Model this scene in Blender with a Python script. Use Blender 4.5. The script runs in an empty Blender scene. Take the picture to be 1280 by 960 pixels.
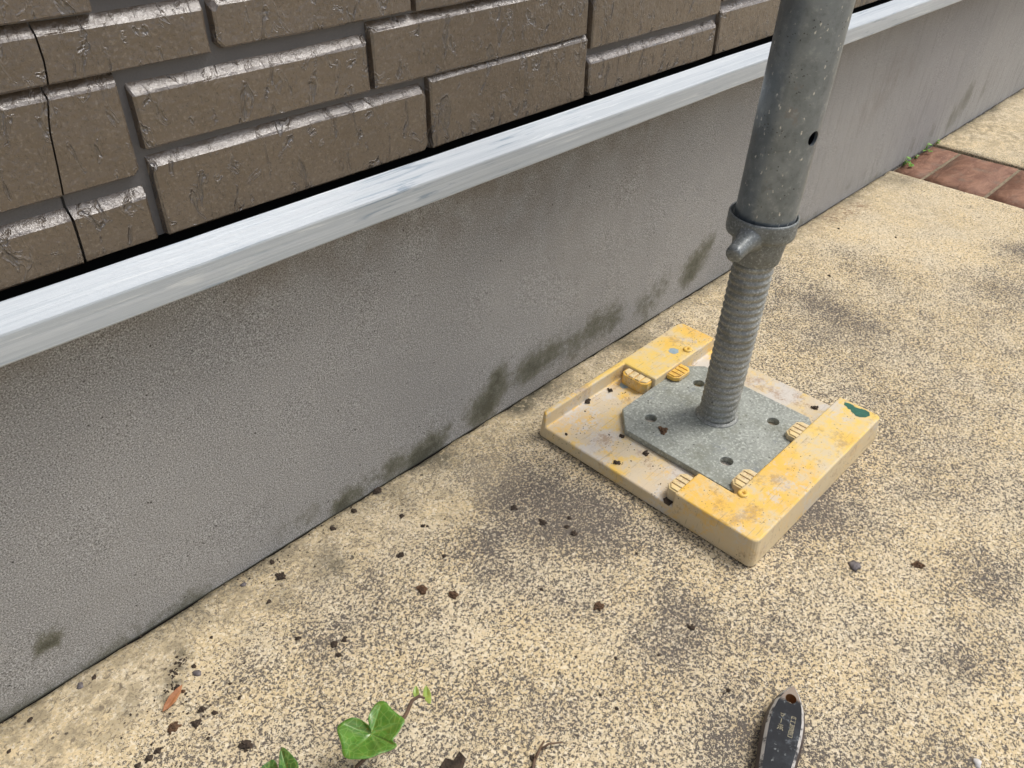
import bpy, bmesh, math, random
from mathutils import Vector, Matrix, noise
random.seed(7)
S = bpy.context.scene
C = S.collection
R = math.radians

# ------------------------------------------------------------------ camera, sky, sun, exposure
cam_d = bpy.data.cameras.new('camera')
cam_d.sensor_width = 36.0
cam_d.lens = 28.2634
cam_d.clip_start = 0.01
cam_d.clip_end = 400
cam = bpy.data.objects.new('camera', cam_d)
C.objects.link(cam)
rt, up, fw = Vector((0.7008462168615596, -0.7131416622198178, 0.015606085902458211)), Vector((0.41966428404061284, 0.42992258924164034, 0.7994050637570689)), Vector((0.576798464813768, 0.5537106978071843, -0.6005897053083423))
m = Matrix((rt, up, -fw)).transposed().to_4x4()
m.translation = Vector((-0.48446849372087925, -0.4403647524006977, 0.5037416467134207))
cam.matrix_world = m
S.camera = cam

SUN_EL, SUN_AZ = 60.0, 120.0      # azimuth clockwise from +Y
world = bpy.data.worlds.new('World')
S.world = world
world.use_nodes = True
wn = world.node_tree
wn.nodes.clear()
sky = wn.nodes.new('ShaderNodeTexSky')
sky.sky_type = 'NISHITA'
sky.sun_disc = False
sky.sun_elevation = R(SUN_EL)
sky.sun_rotation = R(SUN_AZ)
sky.dust_density = 4.0
sky.air_density = 1.0
hs = wn.nodes.new('ShaderNodeHueSaturation')
hs.inputs['Saturation'].default_value = 0.55
bgn = wn.nodes.new('ShaderNodeBackground')
bgn.inputs['Strength'].default_value = 0.13
won = wn.nodes.new('ShaderNodeOutputWorld')
wn.links.new(sky.outputs[0], hs.inputs['Color'])
wn.links.new(hs.outputs[0], bgn.inputs[0])
wn.links.new(bgn.outputs[0], won.inputs[0])

sun_d = bpy.data.lights.new('sun', 'SUN')
sun_d.energy = 1.3
sun_d.angle = R(18)
sun_d.color = (1.0, 0.965, 0.92)
sun = bpy.data.objects.new('sun', sun_d)
C.objects.link(sun)
sd = Vector((math.sin(R(SUN_AZ)) * math.cos(R(SUN_EL)), math.cos(R(SUN_AZ)) * math.cos(R(SUN_EL)), math.sin(R(SUN_EL))))
sun.rotation_euler = sd.to_track_quat('Z', 'Y').to_euler()
sun.location = sd * 5

S.view_settings.view_transform = 'Standard'
S.view_settings.look = 'None'
S.view_settings.exposure = 0.40
S.view_settings.gamma = 1.0

# ------------------------------------------------------------------ helpers
def tag(o, label=None, cat=None, group=None, kind=None):
    if label: o['label'] = label
    if cat: o['category'] = cat
    if group: o['group'] = group
    if kind: o['kind'] = kind
    return o

def link(name, me, mats, parent=None):
    o = bpy.data.objects.new(name, me)
    C.objects.link(o)
    if not isinstance(mats, (list, tuple)): mats = [mats]
    if not me.materials:
        for mm in mats: me.materials.append(mm)
    if parent: o.parent = parent
    return o

def obj(name, bm, mats, parent=None, smooth=False):
    me = bpy.data.meshes.new(name)
    bm.normal_update()
    bm.to_mesh(me); bm.free()
    if smooth:
        for p in me.polygons: p.use_smooth = True
    return link(name, me, mats, parent)

def empty(name, loc=(0, 0, 0), rz=0.0):
    o = bpy.data.objects.new(name, None)
    o.empty_display_size = 0.05
    C.objects.link(o)
    o.location = loc
    o.rotation_euler = (0, 0, rz)
    return o

def bevel(o, w, seg=2, ang=35):
    md = o.modifiers.new('bevel', 'BEVEL')
    md.width = w; md.segments = seg; md.limit_method = 'ANGLE'; md.angle_limit = R(ang)
    return o

def add_box(bm, x0, x1, y0, y1, z0, z1, mi=0):
    v = [bm.verts.new((x, y, z)) for z in (z0, z1) for y in (y0, y1) for x in (x0, x1)]
    for f in ((0, 2, 3, 1), (4, 5, 7, 6), (0, 1, 5, 4), (2, 6, 7, 3), (0, 4, 6, 2), (1, 3, 7, 5)):
        fc = bm.faces.new([v[i] for i in f]); fc.material_index = mi
    return v

def add_prism(bm, pts, z0, z1, top=None, mi=0):
    """pts counter-clockwise; top = optional other outline for the upper ring"""
    n = len(pts); top = top or pts
    a = [bm.verts.new((p[0], p[1], z0)) for p in pts]
    b = [bm.verts.new((p[0], p[1], z1)) for p in top]
    fs = [bm.faces.new(list(reversed(a))), bm.faces.new(b)]
    for i in range(n):
        fs.append(bm.faces.new((a[i], a[(i + 1) % n], b[(i + 1) % n], b[i])))
    for f in fs: f.material_index = mi
    return fs

def add_lathe(bm, prof, seg=48, base=Vector((0, 0, 0)), closed=False):
    rings = []
    for r, z in prof:
        rings.append([bm.verts.new((base.x + r * math.cos(2 * math.pi * i / seg), base.y + r * math.sin(2 * math.pi * i / seg), base.z + z)) for i in range(seg)])
    k = len(rings)
    for j in range(k if closed else k - 1):
        a, b = rings[j], rings[(j + 1) % k]
        for i in range(seg):
            bm.faces.new((a[i], a[(i + 1) % seg], b[(i + 1) % seg], b[i]))
    return rings

def cut(o, cutter):
    """apply a boolean difference to o's mesh and drop the cutter"""
    md = o.modifiers.new('cut', 'BOOLEAN')
    md.operation = 'DIFFERENCE'; md.solver = 'EXACT'; md.object = cutter
    dg = bpy.context.evaluated_depsgraph_get()
    me = bpy.data.meshes.new_from_object(o.evaluated_get(dg))
    old = o.data
    o.modifiers.remove(md)
    o.data = me
    me.name = old.name
    bpy.data.meshes.remove(old)
    bpy.data.objects.remove(cutter)

def fbm(x, y, z=0.0, o=4):
    s, a, t = 0.0, 1.0, 0.0
    for i in range(o):
        s += a * noise.noise(Vector((x, y, z + i * 7.3))); t += a
        x *= 2.03; y *= 2.03; z *= 2.03; a *= 0.5
    return s / t

# ------------------------------------------------------------------ material helper
class M:
    def __init__(s, name):
        s.m = bpy.data.materials.new(name); s.m.use_nodes = True
        s.t = s.m.node_tree; s.t.nodes.clear()
        s.out = s.t.nodes.new('ShaderNodeOutputMaterial')
        s.b = s.t.nodes.new('ShaderNodeBsdfPrincipled')
        s.t.links.new(s.b.outputs[0], s.out.inputs[0])
        s.tc = s.t.nodes.new('ShaderNodeTexCoord')
    def n(s, typ, **kw):
        nd = s.t.nodes.new(typ)
        for k, v in kw.items():
            if k in nd.inputs: s.put(nd.inputs[k], v)
            else: setattr(nd, k, v)
        return nd
    def put(s, inp, v):
        if hasattr(v, 'default_value') and hasattr(v, 'is_output') and v.is_output: s.t.links.new(v, inp)
        elif hasattr(v, 'bl_idname') and hasattr(v, 'outputs'): s.t.links.new(v.outputs[0], inp)
        else:
            if isinstance(v, tuple) and len(v) == 3 and len(inp.default_value) == 4: v = (*v, 1)
            inp.default_value = v
    def co(s, scale=(1, 1, 1), off=(0, 0, 0), rot=(0, 0, 0)):
        mp = s.n('ShaderNodeMapping'); s.t.links.new(s.tc.outputs['Object'], mp.inputs[0])
        mp.inputs['Scale'].default_value = scale; mp.inputs['Location'].default_value = off
        mp.inputs['Rotation'].default_value = rot
        return mp.outputs[0]
    def noise(s, scale, detail=3, rough=0.5, co=None, dist=0.0):
        nd = s.n('ShaderNodeTexNoise'); nd.inputs['Scale'].default_value = scale
        nd.inputs['Detail'].default_value = detail; nd.inputs['Roughness'].default_value = rough
        nd.inputs['Distortion'].default_value = dist
        s.t.links.new(co or s.tc.outputs['Object'], nd.inputs['Vector'])
        return nd.outputs['Fac']
    def vor(s, scale, feature='F1', co=None, out='Distance', rnd=1.0):
        nd = s.n('ShaderNodeTexVoronoi'); nd.feature = feature
        nd.inputs['Scale'].default_value = scale
        nd.inputs['Randomness'].default_value = rnd
        s.t.links.new(co or s.tc.outputs['Object'], nd.inputs['Vector'])
        return nd.outputs[out]
    def attr(s, name):
        nd = s.n('ShaderNodeAttribute'); nd.attribute_name = name
        return nd.outputs['Fac']
    def math(s, op, a, b=None, c=None, clamp=False):
        nd = s.n('ShaderNodeMath'); nd.operation = op; nd.use_clamp = clamp
        s.put(nd.inputs[0], a)
        if b is not None: s.put(nd.inputs[1], b)
        if c is not None: s.put(nd.inputs[2], c)
        return nd.outputs[0]
    def rng(s, v, a, b, c=0.0, d=1.0, smooth=True):
        nd = s.n('ShaderNodeMapRange'); nd.interpolation_type = 'SMOOTHSTEP' if smooth else 'LINEAR'
        s.put(nd.inputs['Value'], v)
        for k, x in zip(('From Min', 'From Max', 'To Min', 'To Max'), (a, b, c, d)): s.put(nd.inputs[k], x)
        return nd.outputs[0]
    def mix(s, f, a, b, mode='MIX'):
        nd = s.n('ShaderNodeMix'); nd.data_type = 'RGBA'; nd.blend_type = mode
        s.put(nd.inputs[0], f); s.put(nd.inputs[6], a); s.put(nd.inputs[7], b)
        return nd.outputs[2]
    def sep(s):
        nd = s.n('ShaderNodeSeparateXYZ'); s.t.links.new(s.tc.outputs['Object'], nd.inputs[0]); return nd.outputs
    def bump(s, h, strength=0.5, dist=0.001, prev=None):
        nd = s.n('ShaderNodeBump'); nd.inputs['Strength'].default_value = strength
        nd.inputs['Distance'].default_value = dist
        s.put(nd.inputs['Height'], h)
        if prev is not None: s.t.links.new(prev, nd.inputs['Normal'])
        return nd.outputs[0]
    def set(s, color=None, rough=None, metal=None, normal=None, **kw):
        if color is not None: s.put(s.b.inputs['Base Color'], color)
        if rough is not None: s.put(s.b.inputs['Roughness'], rough)
        if metal is not None: s.put(s.b.inputs['Metallic'], metal)
        if normal is not None: s.t.links.new(normal, s.b.inputs['Normal'])
        for k, v in kw.items(): s.put(s.b.inputs[k.replace('_', ' ')], v)
        return s.m

# ------------------------------------------------------------------ materials
def mat_pavement():
    a = M('cream_speckled_concrete')
    dirt_shade = a.attr('dirt_shade'); smooth = a.attr('smooth')
    s1 = a.noise(430, 2.0, 0.6)
    s2 = a.noise(1150, 2.0, 0.6)
    vc = a.n('ShaderNodeTexVoronoi'); vc.inputs['Scale'].default_value = 620
    a.t.links.new(a.tc.outputs['Object'], vc.inputs['Vector'])
    sv = a.n('ShaderNodeSeparateColor'); a.t.links.new(vc.outputs['Color'], sv.inputs[0])
    gr = sv.outputs[0]
    sp = a.math('ADD', a.math('MULTIPLY', s1, .40), a.math('MULTIPLY', s2, .45))
    sp = a.math('ADD', sp, a.math('MULTIPLY', gr, .15))
    cl = a.noise(30, 7, 0.68, dist=.5)
    big = a.noise(8, 6, 0.62, dist=.3)
    d = a.math('ADD', dirt_shade, a.math('MULTIPLY', a.math('SUBTRACT', cl, 0.5), 1.15))
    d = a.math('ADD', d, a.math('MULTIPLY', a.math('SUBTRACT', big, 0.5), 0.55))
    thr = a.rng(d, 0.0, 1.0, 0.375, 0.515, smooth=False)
    thr_hi = a.math('ADD', thr, 0.085)
    spk = a.rng(sp, thr, thr_hi)                       # 1 = clean cream
    spk = a.math('MAXIMUM', spk, a.math('MULTIPLY', smooth, 0.66))
    cream = a.mix(a.rng(a.noise(16, 4), .35, .7), (0.70, 0.56, 0.335), (0.68, 0.575, 0.395))
    cream = a.mix(a.rng(sv.outputs[1], .45, 1.0, 0, .8), cream, (0.80, 0.71, 0.54))
    cream = a.mix(a.rng(sv.outputs[2], .6, 1.0, 0, .5), cream, (0.48, 0.38, 0.24))
    cream = a.mix(a.math('MULTIPLY', smooth, a.rng(a.noise(60, 6, .7), .42, .60)), cream, (0.42, 0.345, 0.22))
    cream = a.mix(a.math('MULTIPLY', smooth, a.rng(a.noise(170, 4, .7, dist=.6), .55, .64)), cream, (0.25, 0.205, 0.14))
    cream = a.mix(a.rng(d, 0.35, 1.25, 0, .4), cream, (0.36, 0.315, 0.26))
    dark = a.mix(a.rng(s2, .35, .65), (0.105, 0.088, 0.072), (0.155, 0.135, 0.115))
    col = a.mix(spk, dark, cream)
    pit = a.math('MULTIPLY', a.rng(a.math('ADD', a.vor(120), a.math('MULTIPLY', s1, .3)), .33, .26), a.rng(a.noise(45, 3), .50, .58))
    col = a.mix(a.math('MULTIPLY', pit, .75), col, (0.065, 0.052, 0.042))
    # greenish grime along the wall joint, rusty brown stains
    col = a.mix(a.math('MULTIPLY', a.attr('algae_gap'), a.rng(a.noise(130, 6, .78), .32, .52), clamp=True), col, (0.12, 0.108, 0.075))
    col = a.mix(a.math('MULTIPLY', a.attr('rust'), a.rng(a.noise(150, 3, .7), .42, .6)), col, (0.17, 0.085, 0.04))
    nb = a.bump(spk, 0.7, 0.0009)
    nb = a.bump(cl, 0.3, 0.003, nb)
    return a.set(col, a.rng(spk, 0, 1, .72, .9), 0, nb, Specular_IOR_Level=0.3)

def mat_foundation():
    a = M('grey_cement_render')
    fine = a.noise(980, 2.5, .7)
    med = a.noise(240, 4, .7)
    big = a.noise(7, 4, .6)
    c = a.mix(a.rng(big, .35, .65), (0.280, 0.276, 0.266), (0.318, 0.311, 0.296))
    c = a.mix(a.rng(fine, .52, .64), c, (0.54, 0.535, 0.52))
    c = a.mix(a.rng(fine, .47, .35), c, (0.11, 0.105, 0.095))
    pit = a.rng(a.vor(130), .13, .07)
    pit = a.math('MULTIPLY', pit, a.rng(a.noise(60, 1), .56, .62))
    c = a.mix(pit, c, (0.06, 0.055, 0.05))
    st = a.math('ADD', a.attr('algae_gap'), a.math('MULTIPLY', a.math('SUBTRACT', a.noise(95, 8, .82), .5), 2.2))
    c = a.mix(a.rng(st, .28, .95, 0, .72), c, (0.098, 0.095, 0.055))
    c = a.mix(a.rng(st, .85, 1.35, 0, .6), c, (0.050, 0.049, 0.030))
    below = a.rng(a.attr('algae_gap'), 1.9, 2.7)  # wall inside the joint painted near black, as the dark of the gap
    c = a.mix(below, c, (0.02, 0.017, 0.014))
    br = a.math('MULTIPLY', a.attr('brown'), a.rng(a.noise(40, 4, .6), .3, .65))
    c = a.mix(a.math('MULTIPLY', br, .62, clamp=True), c, (0.15, 0.115, 0.08))
    # near-vertical run marks on the farther stretch
    rn = a.noise(1, 4, .6, a.co((95, 1, 11), rot=(0, R(16), 0)))
    c = a.mix(a.math('MULTIPLY', a.math('MULTIPLY', a.attr('runs'), .30), a.rng(rn, .5, .68)), c, (0.12, 0.11, 0.095))
    c = a.mix(a.math('MULTIPLY', a.attr('pale'), a.rng(rn, .55, .38)), c, (0.38, 0.38, 0.37))
    c = a.mix(a.math('MULTIPLY', a.attr('runs'), .35), c, (0.36, 0.355, 0.35))
    h = a.math('ADD', a.math('MULTIPLY', fine, .6), med)
    nb = a.bump(h, 0.42, 0.0008)
    nb = a.bump(a.noise(30, 3), 0.35, 0.004, nb)
    return a.set(c, .86, 0, nb, Specular_IOR_Level=0.3)

def mat_tile():
    a = M('brown_glazed_tile')
    inf = a.n('ShaderNodeObjectInfo').outputs['Random']
    ofs = a.n('ShaderNodeVectorMath'); ofs.operation = 'SCALE'
    a.t.links.new(a.tc.outputs['Object'], ofs.inputs[0]); ofs.inputs['Scale'].default_value = 1.0
    fine = a.noise(520, 3, .6)
    big = a.noise(26, 3, .6)
    slash = a.noise(1, 3.0, .55, a.co((105, 60, 52), rot=(0, R(28), 0)), .9)
    pits = a.rng(slash, .385, .315)
    rim = a.math('MULTIPLY', a.rng(slash, .38, .40), a.rng(slash, .425, .405))
    v = a.noise(1, 2.5, .5, a.co((240, 60, 60)), .9)
    blist = a.rng(v, .60, .68)
    c = a.mix(a.rng(big, .3, .7), (0.084, 0.061, 0.041), (0.110, 0.082, 0.057))
    c = a.mix(a.math('MULTIPLY', inf, .3), c, (0.074, 0.053, 0.038))
    c = a.mix(a.math('MULTIPLY', pits, .60), c, (0.055, 0.050, 0.048))
    c = a.mix(a.rng(fine, .55, .70, 0, .5), c, (0.21, 0.175, 0.135))
    c = a.mix(a.rng(fine, .45, .32, 0, .5), c, (0.055, 0.045, 0.038))
    c = a.mix(a.math('MULTIPLY', rim, .25), c, (0.22, 0.19, 0.155))
    h = a.math('ADD', a.math('MULTIPLY', pits, -1.2), a.math('ADD', a.math('MULTIPLY', blist, .3), a.math('MULTIPLY', rim, .5)))
    h = a.math('ADD', h, a.math('MULTIPLY', fine, .22))
    nb = a.bump(h, 0.6, 0.0010)
    nb = a.bump(a.noise(60, 3, .6), 0.4, 0.0035, nb)
    cb = a.bump(a.noise(210, 5, .75), 0.6, 0.0014, nb)
    a.t.links.new(cb, a.b.inputs['Coat Normal'])
    return a.set(c, a.rng(fine, .3, .7, .26, .46), 0, nb, Specular_IOR_Level=0.4, Coat_Weight=1.0, Coat_Roughness=0.035, Coat_IOR=1.85)

def mat_grout():
    a = M('dark_grey_grout')
    f = a.noise(700, 2)
    c = a.mix(a.noise(40, 3), (0.095, 0.094, 0.098), (0.125, 0.123, 0.127))
    return a.set(c, .5, 0, a.bump(f, .35, .0006), Specular_IOR_Level=0.45)

def mat_black():
    a = M('gap_black')
    return a.set((0.008, 0.008, 0.008), .9, 0)

def mat_flashing():
    a = M('white_wiped_aluminium')
    st = a.noise(1, 6, .7, a.co((4, 620, 620)), .3)
    st2 = a.noise(1, 5, .65, a.co((14, 330, 330)), .6)
    pat = a.noise(11, 4, .65)
    c = a.mix(a.rng(st, .35, .65), (0.42, 0.465, 0.50), (0.53, 0.57, 0.60))
    c = a.mix(a.math('MULTIPLY', a.rng(st2, .55, .66), a.rng(pat, .45, .6)), c, (0.28, 0.34, 0.40))
    c = a.mix(a.math('MULTIPLY', a.rng(st2, .44, .35), a.rng(pat, .6, .45)), c, (0.60, 0.635, 0.65))
    return a.set(c, a.rng(st, .3, .7, .36, .55), .1, a.bump(st, .35, .0006))

def mat_steel_pole():
    a = M('dull_galvanised_pole')
    cl = a.noise(34, 6, .7)
    sm = a.noise(140, 5, .7)
    c = a.mix(a.rng(cl, .35, .65), (0.200, 0.232, 0.256), (0.270, 0.305, 0.330))
    c = a.mix(a.rng(sm, .52, .70, 0, .5), c, (0.42, 0.455, 0.475))
    c = a.mix(a.rng(sm, .47, .34, 0, .4), c, (0.13, 0.148, 0.16))
    for k, (ang, sx) in enumerate(((35, 1.0), (-30, .8), (80, 1.0))):
        v = a.vor(1, co=a.co((260, 260, 130), off=(k * 3.1, k, 0), rot=(R(ang), R(ang * .7 + 20), R(ang))))
        v = a.math('ADD', v, a.math('MULTIPLY', a.math('SUBTRACT', a.noise(700, 3, .7), .5), .5))
        sel = a.rng(a.noise(95, 3, .6, a.co(off=(k * 2.7, 1, k))), .56, .62)
        c = a.mix(a.math('MULTIPLY', a.math('MULTIPLY', a.rng(v, .21, .12), sel), .9), c, (0.75, 0.75, 0.72))
    dot = a.math('MULTIPLY', a.rng(a.math('ADD', a.vor(330), a.math('MULTIPLY', a.noise(900, 2), .3)), .36, .27), a.rng(a.noise(50, 2), .52, .60))
    c = a.mix(a.math('MULTIPLY', dot, .7), c, (0.03, 0.03, 0.03))
    rz = a.rng(a.noise(60, 4, .7, a.co(off=(.31, .2, .1))), .66, .72, 0, .2)
    c = a.mix(rz, c, (0.26, 0.16, 0.11))
    return a.set(c, a.rng(cl, .3, .7, .34, .46), .6, a.bump(sm, .25, .0006))

def mat_galv(name, c0, c1, rough=.55, metal=.45, fine=520):
    a = M(name)
    cl = a.noise(60, 4, .65)
    f = a.noise(fine, 2, .6)
    c = a.mix(a.rng(cl, .3, .7), c0, c1)
    c = a.mix(a.rng(f, .54, .66, 0, .6), c, tuple(min(1, x * 1.75) for x in c1))
    c = a.mix(a.rng(f, .42, .30, 0, .5), c, tuple(x * .45 for x in c0))
    d = a.math('MULTIPLY', a.rng(a.vor(150), .17, .08), a.rng(a.noise(50, 1), .5, .56))
    c = a.mix(a.math('MULTIPLY', d, .8), c, (0.03, 0.026, 0.022))
    w = a.rng(a.noise(24, 7, .74, a.co(off=(3, 1, 2))), .52, .66, 0, .6)
    c = a.mix(w, c, tuple(x * y for x, y in zip(c0, (.72, .70, .60))))
    w = a.rng(a.noise(40, 6, .74, a.co(off=(8, 1, 2))), .60, .66, 0, .45)
    c = a.mix(w, c, (0.17, 0.19, 0.22))
    return a.set(c, rough, metal, a.bump(f, .35, .0006, a.bump(cl, .35, .0015)))

def mat_plastic(name, grime, base=(0.80, 0.485, 0.085), pale=(0.64, 0.54, 0.37)):
    a = M(name)
    g = a.noise(26, 8, .74, dist=.4)
    g2 = a.noise(85, 6, .75)
    g3 = a.noise(420, 3, .7)
    geo = a.n('ShaderNodeNewGeometry')
    sp = a.n('ShaderNodeSeparateXYZ'); a.t.links.new(geo.outputs['True Normal'], sp.inputs[0])
    side = a.rng(a.math('ABSOLUTE', sp.outputs[2]), .35, .75, 1, 0)
    k = a.math('ADD', a.math('MULTIPLY', g, .6), a.math('MULTIPLY', g2, .4))
    k = a.math('ADD', k, a.math('MULTIPLY', side, .10))
    f = a.rng(k, .49 - grime * .12, .66 - grime * .12)
    c = a.mix(a.rng(a.noise(13, 3), .35, .65), base, tuple(x * y for x, y in zip(base, (1.0, 1.16, 1.6))))
    c = a.mix(a.math('MULTIPLY', f, .88), c, pale)
    # whitish cement residue, broken up finely
    w = a.rng(a.math('ADD', a.noise(19, 6, .72, a.co(off=(5, 2, 1))), a.math('MULTIPLY', a.math('SUBTRACT', g3, .5), .22)), .57 - grime * .06, .63 - grime * .05)
    c = a.mix(a.math('MULTIPLY', w, .8 * max(.15, min(1, grime + .3))), c, (0.60, 0.57, 0.53))
    # brown dust ground in
    b = a.rng(a.math('ADD', a.noise(30, 7, .75, a.co(off=(1, 7, 3))), a.math('MULTIPLY', a.math('SUBTRACT', g3, .5), .3)), .53, .65, 0, .34 + .3 * max(0, grime))
    c = a.mix(b, c, (0.34, 0.20, 0.10))
    sp1 = a.math('MULTIPLY', a.rng(a.math('ADD', a.vor(300), a.math('MULTIPLY', a.noise(900, 2), .3)), .38, .27), a.rng(a.noise(45, 2, .6), .52, .60))
    c = a.mix(a.math('MULTIPLY', sp1, .75), c, (0.08, 0.06, 0.045))
    for ang in (35, -50):
        sc = a.rng(a.noise(1, 3, .6, a.co((24, 520, 60), rot=(0, 0, R(ang))), .6), .655, .69, 0, .4)
        c = a.mix(sc, c, (0.27, 0.20, 0.13))
    nb = a.bump(g2, .25, .0009)
    nb = a.bump(g3, .2, .0004, nb)
    return a.set(c, a.rng(g2, .3, .7, .42, .66), 0, nb)

def mat_brick():
    a = M('red_brown_paving_brick')
    lay = a.noise(1, 5, .62, a.co((26, 60, 60), rot=(0, 0, R(20))), .8)
    f = a.noise(350, 3)
    c = a.mix(a.rng(lay, .3, .7), (0.165, 0.072, 0.042), (0.30, 0.155, 0.095))
    c = a.mix(a.rng(a.noise(30, 4, .6), .52, .7, 0, .6), c, (0.16, 0.12, 0.085))
    c = a.mix(a.rng(f, .6, .75, 0, .5), c, (0.46, 0.30, 0.20))
    return a.set(c, .75, 0, a.bump(lay, .7, .003, a.bump(f, .4, .0008)))

def mat_simple(name, c0, c1, scale=80, rough=.8, b=.4, bd=.001, **kw):
    a = M(name)
    n = a.noise(scale, 4, .6)
    return a.set(a.mix(a.rng(n, .3, .7), c0, c1), rough, 0, a.bump(n, b, bd), **kw)

def mat_leaf(name, c0, c1):
    a = M(name)
    n = a.noise(90, 4, .6)
    c = a.mix(a.rng(n, .3, .7), c0, c1)
    c = a.mix(a.math('MULTIPLY', a.attr('vein'), .45), c, (0.22, 0.40, 0.10))
    c = a.mix(a.rng(a.vor(210, 'DISTANCE_TO_EDGE'), .09, .01, 0, .32), c, (0.26, 0.44, 0.12))
    c = a.mix(a.rng(a.noise(45, 4, .7), .52, .68, 0, .6), c, tuple(x * .5 for x in c0))
    return a.set(c, .3, 0, a.bump(a.math('ADD', a.math('MULTIPLY', a.attr('vein'), -1.0), a.math('MULTIPLY', n, 1.2)), .3, .0009),
                 Transmission_Weight=0.0, Subsurface_Weight=0.25, Subsurface_Scale=0.004, Coat_Weight=.25, Coat_Roughness=.25)

MP, MF, MT, MG, MK, MFL = mat_pavement(), mat_foundation(), mat_tile(), mat_grout(), mat_black(), mat_flashing()
MPOLE = mat_steel_pole()
MPLATE = mat_galv('weathered_galvanised_plate', (0.265, 0.282, 0.250), (0.350, 0.368, 0.330), .55, .15, 420)
MROD = mat_galv('greyish_threaded_steel', (0.25, 0.255, 0.235), (0.33, 0.335, 0.31), .5, .3)
MNUT = mat_galv('dark_cast_steel', (0.165, 0.18, 0.178), (0.235, 0.25, 0.248), .48, .35)
MYEL = mat_plastic('grimy_yellow_plastic', .5)
MYELC = mat_plastic('cleaner_yellow_plastic', -.25)
MFLOOR = mat_plastic('dirty_pocket_plastic', .95, pale=(0.60, 0.52, 0.40))
MTAB = mat_plastic('cream_worn_plastic', .5, base=(0.78, 0.60, 0.28), pale=(0.72, 0.60, 0.42))
MBR = mat_brick()
MSOIL = mat_simple('dark_soil', (0.030, 0.021, 0.014), (0.075, 0.052, 0.035), 300, .95, .8, .002)
MSOILB = mat_simple('brown_soil', (0.065, 0.035, 0.018), (0.15, 0.085, 0.045), 260, .95, .8, .002)
MSTONE = mat_simple('purplish_grey_grit', (0.10, 0.085, 0.085), (0.20, 0.18, 0.175), 260, .8)
MEARTH = mat_simple('bare_ground', (0.05, 0.042, 0.034), (0.10, 0.085, 0.065), 40, .95, .8, .004)

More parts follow.
